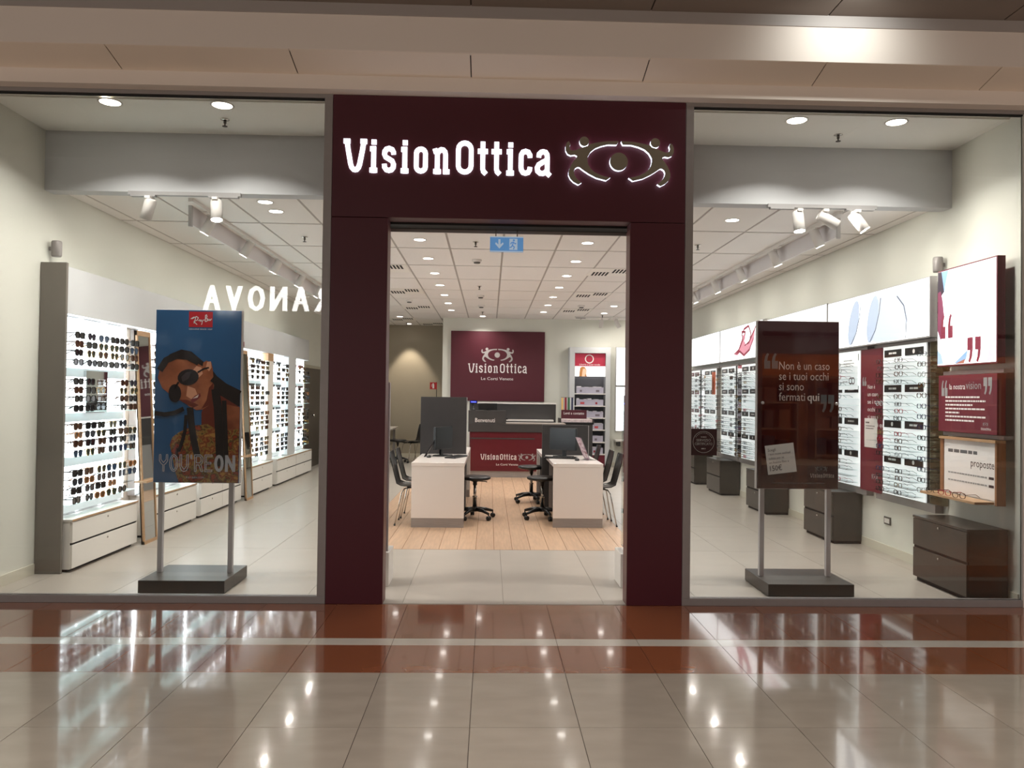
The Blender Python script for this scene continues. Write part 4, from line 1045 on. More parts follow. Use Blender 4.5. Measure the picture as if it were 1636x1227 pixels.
# ------------------------------------------------------------------ poster stands in the windows
def poster_stand(x0, x1, y, z0, z1, bx0, bx1, label, face_m, edge_m):
    root = empty('poster_stand', ((bx0 + bx1) / 2, 0.52, 0), label, 'poster stand')
    part(MB().box(bx0, bx1, 0.25, 0.79, 0.004, 0.096, 'darkstand'), 'base', root, 0.003)
    part(MB().box(bx0 + 0.03, bx1 - 0.03, 0.28, 0.76, 0, 0.004, 'blackmatt'), 'base_foot', root)
    for x in (x0 + 0.035, x1 - 0.085): part(MB().box(x, x + 0.036, y + 0.022, y + 0.058, 0.096, z0 + 0.05, mat('post_grey', (196, 194, 196), 0.4)), 'post', root, 0.002)
    part(MB().box(x0, x1, y + 0.004, y + 0.05, z0, z1, edge_m), 'frame', root, 0.002)
    p = part(MB().box(x0 + 0.004, x1 - 0.004, y, y + 0.0038, z0 + 0.004, z1 - 0.004, face_m), 'poster', root)
    return root, p
navy = mat('poster_blue', (34, 84, 128), 0.06, var=0.14, vscale=2.0)
rootL, pL = poster_stand(-2.574, -1.918, 0.49, 0.786, 2.118, -2.565, -1.935, 'blue poster stand with woman wearing sunglasses behind the glass', navy, mat('frame_edge', (188, 184, 182), 0.4))
PL = front(-2.574, 0.49, 0.786)
def P(*pts):
    out = []
    for px, py in pts:
        u = (px - (250 - 5 * (py - 497) / 275.0)) / 136.5 * 0.656; v = (771.8 - py - (px - 315) * 0.008) / 275.5 * 1.332
        out.append((min(max(u, 0.005), 0.651), min(max(v, 0.005), 1.327)))
    return out
pm = lambda n, c: mat('print_' + n, c, 0.08)
mb = MB()
hair = pm('hair', (26, 22, 22)); skin = print_mat('print_skin', [(0.3, (120, 62, 38)), (0.5, (150, 86, 56)), (0.72, (176, 108, 74))], 6, 0.08); skin2 = pm('skin_light', (214, 152, 120)); skin3 = pm('skin_dark', (104, 44, 30))
top_m = print_mat('print_top', [(0.30, (44, 22, 22)), (0.40, (150, 60, 32)), (0.47, (70, 50, 28)), (0.53, (150, 118, 56)), (0.60, (120, 44, 30)), (0.68, (176, 128, 64))], 16, 0.08)
# hair mass, neck, shoulders and patterned top
mb.poly(PL, P((256, 592), (262, 578), (272, 568), (290, 560), (306, 563), (322, 576), (338, 590), (350, 606), (366, 618), (384, 626), (383, 648), (366, 650), (350, 640), (330, 620), (300, 600)), hair, 0.0004)
mb.poly(PL, P((328, 645), (345, 628), (366, 640), (384, 650), (382, 690), (340, 696), (322, 690), (322, 660)), skin3, 0.0005)
mb.poly(PL, P((362, 646), (384, 650), (382, 690), (362, 688)), skin, 0.0006)
mb.poly(PL, P((272, 712), (276, 700), (286, 692), (298, 686), (314, 680), (332, 678), (352, 690), (382, 684), (380, 771), (286, 771), (280, 752), (276, 730)), top_m, 0.0008)
# face
mb.poly(PL, P((253, 606), (256, 592), (262, 582), (274, 574), (290, 572), (306, 576), (320, 584), (330, 590), (338, 600), (342, 616), (340, 634), (334, 648), (324, 655), (314, 656), (302, 650), (292, 642), (282, 640), (270, 630), (260, 622)), skin, 0.0010)
mb.poly(PL, P((309, 592), (314, 586), (322, 588), (324, 598), (318, 604), (310, 602)), skin2, 0.0012)
mb.poly(PL, P((300, 618), (312, 622), (316, 632), (308, 640), (298, 634)), skin2, 0.0012)
mb.poly(PL, P((286, 640), (300, 648), (310, 652), (318, 648), (300, 640)), skin3, 0.0012)
mb.poly(PL, P((334, 620), (341, 612), (342, 634), (334, 648), (322, 654), (330, 640)), skin3, 0.0012)
mb.poly(PL, P((305, 640), (312, 633), (320, 629), (321, 634), (314, 641), (307, 645)), pm('lips', (120, 44, 44)), 0.0014)
mb.poly(PL, P((308, 638), (318, 631), (316, 636)), pm('teeth', (222, 204, 190)), 0.0016)
# ear and hand at the temple
mb.poly(PL, P((323, 592), (325, 580), (330, 577), (338, 580), (340, 590), (341, 604), (336, 610), (330, 604)), skin, 0.0013)
mb.poly(PL, P((329, 588), (331, 579), (337, 578), (338, 588), (334, 594)), skin2, 0.0015)
# sunglasses
gl = pm('shades', (24, 20, 24)); gl2 = pm('shades_sheen', (58, 50, 54))
mb.poly(PL, [(a, b) for a, b in P(*[(301 + 17 * math.cos(t * PI / 9) * 0.98 + 2 * math.sin(t * PI / 9), 604 + 12.5 * math.sin(t * PI / 9) - 3 * math.cos(t * PI / 9)) for t in range(18)])], gl, 0.0018)
mb.poly(PL, P(*[(280 + 10 * math.cos(t * PI / 9), 630 + 14.5 * math.sin(t * PI / 9)) for t in range(18)]), gl, 0.0018)
mb.poly(PL, P((290, 604), (298, 596), (306, 595), (302, 606), (292, 612)), gl2, 0.0020)
stroke(mb, PL, P((286, 612), (282, 618), (280, 624)), 0.014, gl, 0.0018); stroke(mb, PL, P((316, 596), (326, 590), (334, 588)), 0.012, gl, 0.0018)
# braids
for pts, w in (([(344, 622), (348, 650), (350, 690), (352, 745)], 0.062), ([(358, 640), (360, 690), (362, 742)], 0.034), ([(304, 652), (306, 676), (310, 704), (316, 730)], 0.05), ([(298, 664), (296, 690), (290, 712), (286, 722)], 0.026), ([(294, 654), (280, 661), (264, 664), (248, 662)], 0.034), ([(340, 604), (358, 618), (384, 630)], 0.06)):
    stroke(mb, PL, P(*pts), w, hair, 0.0022)
# forehead hair line
stroke(mb, PL, P((256, 594), (266, 578), (282, 570), (300, 571), (318, 580)), 0.05, hair, 0.0017)
part(mb, 'portrait_print', rootL)
mb = MB()
x0r, y0r = P((302, 524))[0]; x1r, y1r = P((340, 499))[0]
mb.poly(PL, [(x0r, y0r), (x1r, y0r), (x1r, y1r), (x0r, y1r)], pm('logo_red', (176, 28, 40)), 0.0006)
wl = pm('white', (226, 222, 222))
# handwritten brand signature
for pts in ([(305, 511), (310, 508), (313, 509), (310, 518)], [(307, 511), (314, 507), (317, 509), (315, 513), (310, 515), (315, 520)], [(317, 514), (319, 512), (320, 515), (321, 512)], [(321.5, 512), (322.5, 515), (324.5, 512), (322, 520)], [(325, 513), (327, 512)], [(328, 515), (328.5, 505), (330, 504), (331, 507), (328.5, 510), (331.5, 510), (331, 514), (328, 515)], [(332, 513), (333, 511), (334, 513.5), (335, 511), (336, 513), (338, 510)]):
    stroke(mb, PL, P(*pts), 0.0052, wl, 0.0012)
a, b = P((302, 528.2))[0]; text(mb, PL, 'GENUINE SINCE 1937', a, b, 0.009, wl, width=0.178, off=0.0012)
a, b = P((253, 754))[0]; a += 0.012
# outlined YOU'RE and solid ON
silver = pm('silver', (176, 176, 182))
def outline_text(mb, pl, body, u, v, h, w):
    """double-line lettering: each letter as two thin parallel strokes"""
    G = {'Y': (1, [[(0, 1), (0.02, 0.62), (0.25, 0.45), (0.42, 0.4), (0.42, 0)], [(1, 1), (0.98, 0.62), (0.75, 0.45), (0.58, 0.4), (0.58, 0)], [(0.18, 1), (0.2, 0.7), (0.5, 0.52), (0.8, 0.7), (0.82, 1)], [(0, 1), (0.18, 1)], [(0.82, 1), (1, 1)], [(0.42, 0), (0.58, 0)]]),
         'O': (1, [ring_pts(0, 1, 0, 1) + [(1, 0.5)], [(0.2 + 0.6 * p, 0.1 + 0.8 * q) for p, q in ring_pts(0, 1, 0, 1)] + [(0.8, 0.5)]]),
         'U': (1, [[(0, 1), (0, 0.3), (0.2, 0.05), (0.5, 0), (0.8, 0.05), (1, 0.3), (1, 1), (0.8, 1), (0.8, 0.32), (0.5, 0.12), (0.2, 0.32), (0.2, 1), (0, 1)]]),
         "'": (0.3, [[(0.2, 1), (0.2, 0.75)], [(0.6, 1), (0.6, 0.75)]]),
         'R': (1, [[(0, 0), (0, 1), (0.7, 1), (0.98, 0.85), (0.98, 0.6), (0.75, 0.45), (1, 0)], [(0.2, 0), (0.2, 0.4), (0.5, 0.4), (0.78, 0)], [(0.2, 0.52), (0.2, 0.9), (0.62, 0.9), (0.76, 0.8), (0.76, 0.62), (0.6, 0.52), (0.2, 0.52)], [(0, 0), (0.2, 0)], [(0.78, 0), (1, 0)]]),
         'E': (0.85, [[(1, 0), (0, 0), (0, 1), (1, 1), (1, 0.9), (0.2, 0.9), (0.2, 0.56), (0.85, 0.56), (0.85, 0.46), (0.2, 0.46), (0.2, 0.1), (1, 0.1), (1, 0)]])}
    tot = sum(G[c][0] for c in body) + 0.22 * (len(body) - 1); s = w / tot; x = u
    for c in body:
        gw, st = G[c]
        for pts in st: stroke(mb, pl, [(x + p * s * gw, v + q * h) for p, q in pts], 0.0055, silver, 0.0030)
        x += (gw + 0.22) * s
outline_text(mb, PL, "YOU'RE", a, b, 0.128, 0.40)
a2 = P((342, 754))[0][0]
stroke(mb, PL, [(a2 + 0.012 + p * 0.05, b + 0.01 + q * 0.108) for p, q in ring_pts(0, 1, 0, 1)], 0.022, silver, 0.0030, closed=True)
stroke(mb, PL, [(a2 + 0.094, b), (a2 + 0.094, b + 0.128)], 0.022, silver, 0.0030); stroke(mb, PL, [(a2 + 0.150, b), (a2 + 0.150, b + 0.128)], 0.022, silver, 0.0030); stroke(mb, PL, [(a2 + 0.094, b + 0.12), (a2 + 0.150, b + 0.008)], 0.024, silver, 0.0031)
a, b = P((298, 764.5))[0]; text(mb, PL, 'RAY-BAN.COM', a, b, 0.014, silver, width=0.135, off=0.0030)
part(mb, 'lettering', rootL)

plum = mat('poster_maroon', (52, 14, 20), 0.05, coat=0.6)
rootR, pR = poster_stand(2.098, 2.748, 0.49, 0.783, 2.104, 2.11, 2.765, 'dark maroon poster stand reading Non è un caso behind the glass', plum, mat('frame_edge', (188, 184, 182), 0.4))
PR = front(2.098, 0.49, 0.783)
def Q(px, py): return ((px - (1211.5 - 0.0 * (py - 516))) / 129.5 * 0.65, (781 - py) / 265.0 * 1.321)
tx = pm('poster_text', (186, 176, 172)); tg = pm('quote_grey', (92, 96, 98))
mb = MB()
for i, (t, x1) in enumerate((('Non è un caso', 1325.7), ('se i tuoi occhi', 1324), ('si sono', 1285), ('fermati ', 1287))):
    u, v = Q(1245.8, 593 + 16.3 * i); u1, _ = Q(x1, 0); text(mb, PR, t.strip(), u, v, 0.064, tx, width=u1 - u)
u, v = Q(1290.5, 593 + 16.3 * 3); u1, _ = Q(1309, 0); text(mb, PR, 'qui', u, v, 0.064, mat('print_bold', (206, 198, 194), 0.2), width=u1 - u)
text(mb, PR, 'qui', u + 0.003, v, 0.064, mat('print_bold', (206, 198, 194), 0.2), width=u1 - u, off=0.0009)
u, v = Q(1222, 592); quote_marks(mb, PR, u, v, 0.062, tg, True, sx=0.98)
u, v = Q(1312, 660); quote_marks(mb, PR, u, v, 0.07, tg, False, sx=0.84)
u, v = Q(1313.5, 749); figures_flat(mb, PR.sub(u, v), 0.000068, tg)
u, v = Q(1296, 762.5); logo_word(mb, PR.sub(u, v), 0.19, tx)
u, v = Q(1236, 772); text_lines(mb, PR, u, v, [0.42], 0.02, 0.006, tg)
part(mb, 'lettering', rootR)
for px in (1220, 1337):
    u, v = Q(px, 646); c = PR.at(u, v, 0)
    part(MB().lathe([(0.012, 0), (0.012, 0.006), (0.008, 0.009)], 'alu_light', 14, c=c, axis=(0, -1, 0)), 'screw_cap', rootR)
st = empty('price_note', (2.2, 0.485, 0.9), 'white paper price note, 150 euro, stuck on the maroon poster', 'note')
u, v = Q(1229.3, 759); np_ = PR.sub(u, v, 0.004).rot(0.127); np_ = Plane(np_.o, np_.u, (np_.v * 1.0), np_.n)
mb = MB(); mb.poly(np_, [(0, 0), (0.228, 0), (0.228, 0.228), (0, 0.228)], 'paper', 0, 0.001); part(mb, 'sheet', st)
mb = MB(); q2 = np_
text(mb, q2, 'Scegli', 0.02, 0.180, 0.022, 'ink', width=0.062, off=0.0018)
for i, (t, w) in enumerate((('i tuoi nuovi occhiali', 0.175), ('subito per te', 0.12), ('un buono fino a', 0.155))): text(mb, q2, t, 0.02, 0.150 - 0.033 * i, 0.018, 'ink', width=w, off=0.0018)
text(mb, q2, '150€', 0.02, 0.026, 0.042, 'ink', width=0.095, off=0.0018); part(mb, 'print', st)

# certificate on the glass
ct_ = empty('certificate_sign', (1.545, 0.024, 1.075), 'small maroon certificate square stuck inside the glass beside the portal', 'sign')
part(MB().box(1.452, 1.645, 0.0235, 0.0265, 1.074, 1.266, 'maroon'), 'plate', ct_)
mb = MB(); pl = front(1.548, 0.0105, 1.17); stroke(mb, pl.sub(0, 0, -0.0125), disc_pts(0, 0, 0.077, 30), 0.003, M['whiteprint'], 0.0008, closed=True)
pc = front(1.548, 0.0235, 1.17)
text(mb, pc, 'SERVIZIO', 0, 0.004, 0.018, 'whiteprint', width=0.105, align='C'); text(mb, pc, 'CERTIFICATO', 0, -0.022, 0.018, 'whiteprint', width=0.128, align='C')
text_lines(mb, pc, -0.02, 0.033, [0.04], 0.02, 0.006, 'whiteprint'); text_lines(mb, pc, -0.016, -0.052, [0.03], 0.02, 0.008, 'whiteprint')
for k in range(12):
    a = math.radians(30 + 10.5 * k); mb.poly(pc, disc_pts(0.066 * math.cos(a), 0.066 * math.sin(a), 0.0032, 6), 'whiteprint', 0.0008)
part(mb, 'print', ct_)

# exit sign and security pedestals
ex = empty('exit_sign', (0.11, 0.26, 2.56), 'pale blue emergency exit sign with arrow and running figure under the door header', 'sign')
blue = mat('exit_blue', (96, 150, 206), 0.3, emit=0.35); pale = mat('exit_pale', (186, 206, 226), 0.3, emit=0.3)
part(MB().box(-0.013, 0.236, 0.25, 0.262, 2.563, 2.679, blue), 'plate', ex)
mb = MB(); pl = front(-0.013, 0.25, 2.563)
mb.rect(pl, 0, 0.249, 0, 0.008, pale, 0.0006); mb.rect(pl, 0, 0.249, 0.108, 0.116, pale, 0.0006)
mb.poly(pl, [(0.062, 0.095), (0.078, 0.095), (0.078, 0.055), (0.096, 0.072), (0.102, 0.06), (0.070, 0.024), (0.038, 0.06), (0.044, 0.072), (0.062, 0.055)], pale, 0.0008)
mb.rect(pl, 0.145, 0.205, 0.016, 0.100, pale, 0.0008)
mb.poly(pl, disc_pts(0.178, 0.088, 0.008, 10), blue, 0.0014)
for pts in ([(0.175, 0.078), (0.168, 0.05)], [(0.168, 0.05), (0.182, 0.038), (0.176, 0.02)], [(0.168, 0.05), (0.158, 0.036), (0.146, 0.034)], [(0.174, 0.074), (0.188, 0.062), (0.196, 0.066)], [(0.174, 0.074), (0.160, 0.070), (0.154, 0.058)]): stroke(mb, pl, pts, 0.008, blue, 0.0014)
part(mb, 'pictogram', ex)
for x in (0.03, 0.19): part(MB().box(x - 0.004, x + 0.004, 0.252, 0.26, 2.679, DZ - 0.002, 'chrome'), 'hanger', ex)
for x0, x1, lab in ((-0.875, -0.762, 'white security pedestal just inside the jamb on the sunglasses side'), (1.035, 1.15, 'white security pedestal just inside the jamb on the eyeglasses side')):
    r = empty('security_pedestal', ((x0 + x1) / 2, 0.62, 0), lab, 'pedestal', 'security pedestals')
    part(MB().box(x0, x1, 0.50, 0.78, 0, 0.265, 'white'), 'base', r, 0.006)
    part(MB().box(x0 + 0.04, x1 - 0.03 if x0 > 0 else x1 - 0.012, 0.52, 0.545, 0.265, 1.58, 'alu_light'), 'antenna_post', r, 0.003)
    part(MB().box(x0 + 0.045, x0 + 0.06, 0.545, 0.76, 0.29, 1.5, 'acrylic'), 'antenna_panel', r)

# ------------------------------------------------------------------ consultation desks
DT = 0.727
def desk(x0, x1, y0, y1, end_front, label, staff):
    """end panel with steel plinth towards the doorway (end_front) or the far end; staff = side (+1/-1) the stool stands on"""
    r = empty('consultation_desk', ((x0 + x1) / 2, (y0 + y1) / 2, 0), label, 'desk', 'white consultation desks')
    part(MB().box(x0, x1, y0, y1, DT - 0.042, DT, 'white_gloss'), 'top', r, 0.003)
    ye = (y0 + 0.002, y0 + 0.045) if end_front else (y1 - 0.045, y1 - 0.002)
    part(MB().box(x0 + 0.002, x1 - 0.002, ye[0], ye[1], 0.105, DT - 0.0425, 'white_gloss'), 'end_panel', r, 0.002)
    part(MB().box(x0 + 0.004, x1 - 0.004, ye[0] + 0.002, ye[1] - 0.002, 0, 0.105, 'steel'), 'steel_plinth', r)
    xs = x1 - 0.05 if staff > 0 else x0 + 0.05
    lo, hi = min(xs, xs - staff * 0.30), max(xs, xs - staff * 0.30)
    part(MB().box(lo, hi, ye[1] if end_front else y0 + 0.05, (ye[1] + 0.45) if end_front else ye[0], 0.03, DT - 0.06, 'blackmatt'), 'drawer_pedestal', r)
    xm = (lo - 0.02) if staff > 0 else (hi + 0.0)
    part(MB().box(xm, xm + 0.018, y0 + 0.05, y1 - 0.05, 0.22, DT - 0.0425, 'char'), 'modesty_panel', r)
    part(MB().box(x1 - 0.09 if staff > 0 else x0 + 0.05, x1 - 0.05 if staff > 0 else x0 + 0.09, (y1 - 0.1) if end_front else (y0 + 0.06), (y1 - 0.06) if end_front else (y0 + 0.1), 0, DT - 0.0425, 'steel'), 'leg', r)
    return r
desk(-0.868, -0.272, 3.22, 4.58, True, 'white desk before the tall charcoal screen', 1)
desk(0.731, 1.303, 3.28, 4.58, True, 'white desk before the low charcoal screen', -1)
desk(-0.868, -0.272, 4.64, 5.95, False, 'white desk hidden behind the tall charcoal screen', 1)
desk(0.690, 1.303, 4.64, 5.75, False, 'white desk behind the low charcoal screen', -1)
def screen(x0, x1, z, label):
    r = empty('desk_screen', ((x0 + x1) / 2, 4.61, 0), label, 'screen')
    part(MB().box(x0, x1, 4.585, 4.635, 0.0, z, 'char'), 'board', r, 0.002)
    part(MB().box(x1 + 0.001, x1 + 0.008, 4.59, 4.63, 0.0, z - 0.003, 'alu_light'), 'edge_trim', r)
screen(-0.893, -0.300, 1.465, 'tall charcoal screen standing behind the desk'); screen(0.690, 1.292, 1.118, 'low charcoal screen standing behind the desk')

def monitor(loc, rz, label):
    r = empty('computer_monitor', loc, label, 'monitor', 'desk monitors', rz)
    MB().box(-0.11, 0.11, -0.08, 0.08, 0, 0.012, 'black').build('foot', r, 0.003)
    MB().box(-0.025, 0.025, 0.01, 0.035, 0.012, 0.16, 'black').build('neck', r)
    MB().box(-0.20, 0.20, -0.02, 0.015, 0.085, 0.365, 'black').build('housing', r, 0.004)
    MB().box(-0.188, 0.188, -0.0215, -0.0202, 0.105, 0.352, mat('screen_off', (14, 16, 18), 0.3)).build('display', r)
monitor((-0.58, 4.25, DT), math.radians(62), 'black monitor turned edge-on before the tall charcoal screen')
monitor((0.94, 4.28, DT), math.radians(-40), 'black monitor before the low charcoal screen')
def keyboard(loc, rz, label):
    r = empty('keyboard', loc, label, 'keyboard', None, rz)
    MB().box(-0.20, 0.20, -0.07, 0.07, 0, 0.016, 'black').build('tray', r, 0.003)
    mb = MB()
    for j in range(5):
        for i in range(14): mb.box(-0.188 + i * 0.027, -0.166 + i * 0.027, -0.058 + j * 0.024, -0.040 + j * 0.024, 0.016, 0.020, 'blackmatt')
    k = mb.build('keys', r); k['kind'] = 'stuff'
keyboard((-0.40, 4.02, DT), math.radians(70), 'black keyboard on the desk before the tall screen')
keyboard((0.88, 4.02, DT), math.radians(-10), 'black keyboard on the desk before the low screen')
def mouse(loc, label):
    r = empty('computer_mouse', loc, label, 'mouse')
    mb = MB(); prof = [(0.030, 0.0), (0.034, 0.008), (0.032, 0.018), (0.024, 0.027), (0.010, 0.032), (0.001, 0.033)]
    mb.lathe(prof, 'black', 16); o = mb.build('shell', r); o.scale = (0.85, 1.45, 1)
    MB().box(-0.004, 0.004, 0.018, 0.034, 0.024, 0.032, 'midgrey').build('wheel', r)
mouse((1.05, 3.72, DT), 'black mouse on the desk before the low screen'); mouse((-0.73, 3.95, DT), 'black mouse on the desk before the tall screen')
tb = empty('tablet_stand', (-0.70, 4.1, DT), 'slanted grey tablet stand on the desk before the tall screen', 'tablet stand', None, 0)
mb = MB(); mb.tube([(-0.08, 0, 0.004), (0.06, 0.05, 0.26)], 0.006, 'alu'); mb.build('prop', tb)
mb = MB(); mb.add([(-0.10, -0.07, 0.0), (-0.10, 0.11, 0.0), (0.05, 0.16, 0.25), (0.05, -0.02, 0.25), (-0.09, -0.07, 0.0), (-0.09, 0.11, 0.0), (0.06, 0.16, 0.25), (0.06, -0.02, 0.25)], [(0, 1, 2, 3), (7, 6, 5, 4), (0, 4, 5, 1), (1, 5, 6, 2), (2, 6, 7, 3), (3, 7, 4, 0)], 'black'); mb.build('tablet', tb)
bh = empty('leaflet_holder', (1.17, 3.85, DT), 'clear acrylic holder with pink leaflet leaning on the desk', 'leaflet holder', None, math.radians(12))
mb = MB(); mb.add([(0.02, -0.08, 0.0), (0.02, 0.10, 0.0), (-0.10, 0.10, 0.27), (-0.10, -0.08, 0.27), (0.026, -0.08, 0.0), (0.026, 0.10, 0.0), (-0.094, 0.10, 0.27), (-0.094, -0.08, 0.27)], [(0, 1, 2, 3), (7, 6, 5, 4), (0, 4, 5, 1), (1, 5, 6, 2), (2, 6, 7, 3), (3, 7, 4, 0)], print_mat('leaflet', [(0.35, (120, 48, 66)), (0.5, (216, 200, 206)), (0.65, (150, 110, 130))], 14)); mb.build('leaflet', bh)
mb = MB(); mb.add([(0.03, -0.085, 0.0), (0.03, 0.105, 0.0), (-0.09, 0.105, 0.27), (-0.09, -0.085, 0.27), (0.034, -0.085, 0.0), (0.034, 0.105, 0.0), (-0.086, 0.105, 0.27), (-0.086, -0.085, 0.27)], [(0, 1, 2, 3), (7, 6, 5, 4), (0, 4, 5, 1), (1, 5, 6, 2), (2, 6, 7, 3), (3, 7, 4, 0)], 'acrylic').build('cover', bh)
MB().box(-0.01, 0.10, -0.085, 0.105, 0, 0.004, 'acrylic').build('foot', bh)

# ------------------------------------------------------------------ chairs and stools
def make_chair():
    r = bpy.data.objects.new('shell_chair', None); COL.objects.link(r)
    prof = [(0.215, 0.420), (0.20, 0.440), (0.16, 0.450), (0.05, 0.445), (-0.08, 0.436), (-0.15, 0.440), (-0.195, 0.468), (-0.220, 0.53), (-0.245, 0.63), (-0.270, 0.73), (-0.290, 0.815), (-0.294, 0.83)]
    wid = [0.17, 0.185, 0.195, 0.20, 0.20, 0.19, 0.18, 0.175, 0.185, 0.19, 0.18, 0.165]
    nx = 7; vs = []; t = 0.011
    for side in (0, 1):
        for i, (y, z) in enumerate(prof):
            a = prof[max(0, i - 1)]; b = prof[min(len(prof) - 1, i + 1)]
            d = Vector((b[0] - a[0], b[1] - a[1])).normalized(); nrm = Vector((d.y, -d.x)) * (-t if side else 0)
            for k in range(nx):
                s = -1 + 2 * k / (nx - 1)
                curve = 0.018 * s * s * (1 if i < 6 else 0.6)
                yy = y + nrm.x * 1.0 + (curve if i >= 7 else 0); zz = z + nrm.y + (curve if i < 7 else 0)
                vs.append((s * wid[i], yy, zz))
    n = len(prof); fs_ = []
    for side in (0, 1):
        o = side * n * nx
        for i in range(n - 1):
            for k in range(nx - 1):
                q = (o + i * nx + k, o + i * nx + k + 1, o + (i + 1) * nx + k + 1, o + (i + 1) * nx + k)
                fs_.append(q if side else q[::-1])
    o = n * nx
    for i in range(n - 1):
        fs_.append((i * nx, (i + 1) * nx, o + (i + 1) * nx, o + i * nx)); fs_.append((i * nx + nx - 1, o + i * nx + nx - 1, o + (i + 1) * nx + nx - 1, (i + 1) * nx + nx - 1))
    for k in range(nx - 1):
        fs_.append((k, k + 1, o + k + 1, o + k)); e = (n - 1) * nx; fs_.append((e + k, o + e + k, o + e + k + 1, e + k + 1))
    mb = MB(); mb.add(vs, fs_, mat('black_ply', (34, 33, 32), 0.32), True); mb.build('shell', r)
    MB().box(-0.10, 0.10, -0.09, 0.09, 0.412, 0.430, 'black').build('seat_mount', r)
    for sx in (-1, 1):
        for sy in (-1, 1):
            mb = MB(); mb.tube([(sx * 0.08, sy * 0.05, 0.418), (sx * 0.13, sy * 0.115, 0.412), (sx * 0.155, sy * 0.145, 0.37), (sx * 0.20, sy * 0.215, 0.008)], 0.0075, 'chrome'); l = mb.build('leg', r)
            MB().lathe([(0.011, 0), (0.011, 0.016)], 'black', 10, c=(sx * 0.2005, sy * 0.2155, 0)).build('foot_cap', l)
    return r
ch = make_chair()
for i, (x, y, rz, lab) in enumerate((
    (-0.845, 3.53, -PI / 2, 'black shell chair tucked at the tall-screen desk, near the doorway'),
    (-0.835, 4.06, -PI / 2, 'black shell chair tucked at the tall-screen desk, by the screen'),
    (1.26, 3.56, PI / 2, 'black shell chair tucked at the low-screen desk, near the doorway'),
    (1.235, 4.08, PI / 2, 'black shell chair tucked at the low-screen desk, by the screen'),
    (1.22, 5.10, PI / 2, 'black shell chair at the desk behind the low screen'),
    (-1.72, 12.0, 2.2, 'black shell chair in the recess seen beside the tall screen'),
    (-1.42, 12.35, 2.6, 'black shell chair in the recess mostly hidden by the tall screen'))):
    o = ch if i == 0 else copy_tree(ch)
    o.location = (x, y, 0.0015 if WX0 < x < WX1 and y < WY1 else 0); o.rotation_euler = (0, 0, rz); tag(o, lab, 'chair', 'black shell chairs')
def make_stool():
    r = bpy.data.objects.new('swivel_stool', None); COL.objects.link(r)
    MB().lathe([(0.001, 0.462), (0.10, 0.462), (0.165, 0.468), (0.188, 0.480), (0.192, 0.493), (0.182, 0.508), (0.14, 0.513), (0.001, 0.508)], mat('stool_vinyl', (30, 29, 30), 0.38), 32).build('seat', r)
    MB().lathe([(0.05, 0.462), (0.05, 0.448), (0.026, 0.44), (0.026, 0.40)], 'black', 18).build('seat_mount', r)
    MB().tube([(0.02, 0, 0.45), (0.12, -0.02, 0.447), (0.145, -0.02, 0.44)], 0.006, 'black').build('lever', r)
    MB().lathe([(0.017, 0.15), (0.017, 0.44)], 'chrome', 16).build('gas_column', r)
    MB().lathe([(0.026, 0.10), (0.026, 0.255), (0.029, 0.256), (0.029, 0.268)], 'chrome', 16).build('column_sleeve', r)
    MB().lathe([(0.045, 0.085), (0.045, 0.13), (0.032, 0.14)], 'black', 18).build('hub', r)
    for k in range(5):
        a = 2 * PI * k / 5 + 0.35; c, s = math.cos(a), math.sin(a)
        mb = MB(); mb.tube([(c * 0.03, s * 0.03, 0.112), (c * 0.14, s * 0.14, 0.105), (c * 0.245, s * 0.245, 0.078)], [0.026, 0.022, 0.015], 'black'); l = mb.build('base_arm', r)
        MB().tube([(c * 0.245, s * 0.245, 0.08), (c * 0.245, s * 0.245, 0.045)], 0.007, 'black').build('caster_stem', l)
        p = Vector((c * 0.245, s * 0.245, 0.026)); ax = Vector((-s, c, 0))
        MB().lathe([(0.016, -0.024), (0.026, -0.020), (0.026, -0.004), (0.018, -0.003), (0.018, 0.003), (0.026, 0.004), (0.026, 0.020), (0.016, 0.024)], 'black', 16, c=p, axis=ax).build('caster', l)
    return r
sl_ = make_stool()
for i, (x, y, rz, lab) in enumerate(((-0.165, 3.92, 0.1, 'black swivel stool at the tall-screen desk'), (0.655, 3.95, 2.2, 'black swivel stool pushed against the low-screen desk, near the doorway'),
    (0.60, 5.42, 2.2, 'black swivel stool at the desk behind the low screen'), (-2.0, 11.6, 0.6, 'black swivel stool beside the white table in the recess'))):
    o = sl_ if i == 0 else copy_tree(sl_)
    o.location = (x, y, 0.0015 if y < WY1 else 0); o.rotation_euler = (0, 0, rz); tag(o, lab, 'stool', 'black swivel stools')

# ------------------------------------------------------------------ reception counter
rc = empty('reception_counter', (0.5, 8.95, 0), 'charcoal and maroon reception counter with VisionOttica lettering', 'counter')
part(MB().box(-0.36, 1.37, 8.74, 9.28, 0.0, 0.115, 'steel'), 'plinth', rc)
part(MB().box(-0.355, 1.36, 8.715, 9.28, 0.116, 0.83, 'maroon_bright'), 'front_panel', rc, 0.002)
part(MB().box(-0.355, 0.83, 8.705, 8.718, 0.700, 0.722, 'char'), 'groove_strip', rc)
part(MB().box(-0.385, 1.39, 8.69, 9.30, 0.831, 0.978, 'char'), 'counter_band', rc, 0.002)
part(MB().box(-0.375, -0.358, 8.69, 9.30, 0.0, 0.83, 'alu_light'), 'side_profile', rc)
part(MB().box(0.31, 1.40, 8.685, 9.31, 0.979, 0.995, mat('counter_edge', (150, 142, 136), 0.4)), 'counter_top', rc)
part(MB().box(-0.385, 0.30, 8.69, 8.86, 0.979, 1.222, 'char'), 'raised_shelf', rc, 0.002)
mb = MB(); pl = front(-0.355, 8.715, 0.116)
logo_word(mb, pl.sub(0.20, 0.205), 0.66, M['whiteprint'], 0.001); part(mb, 'lettering', rc)
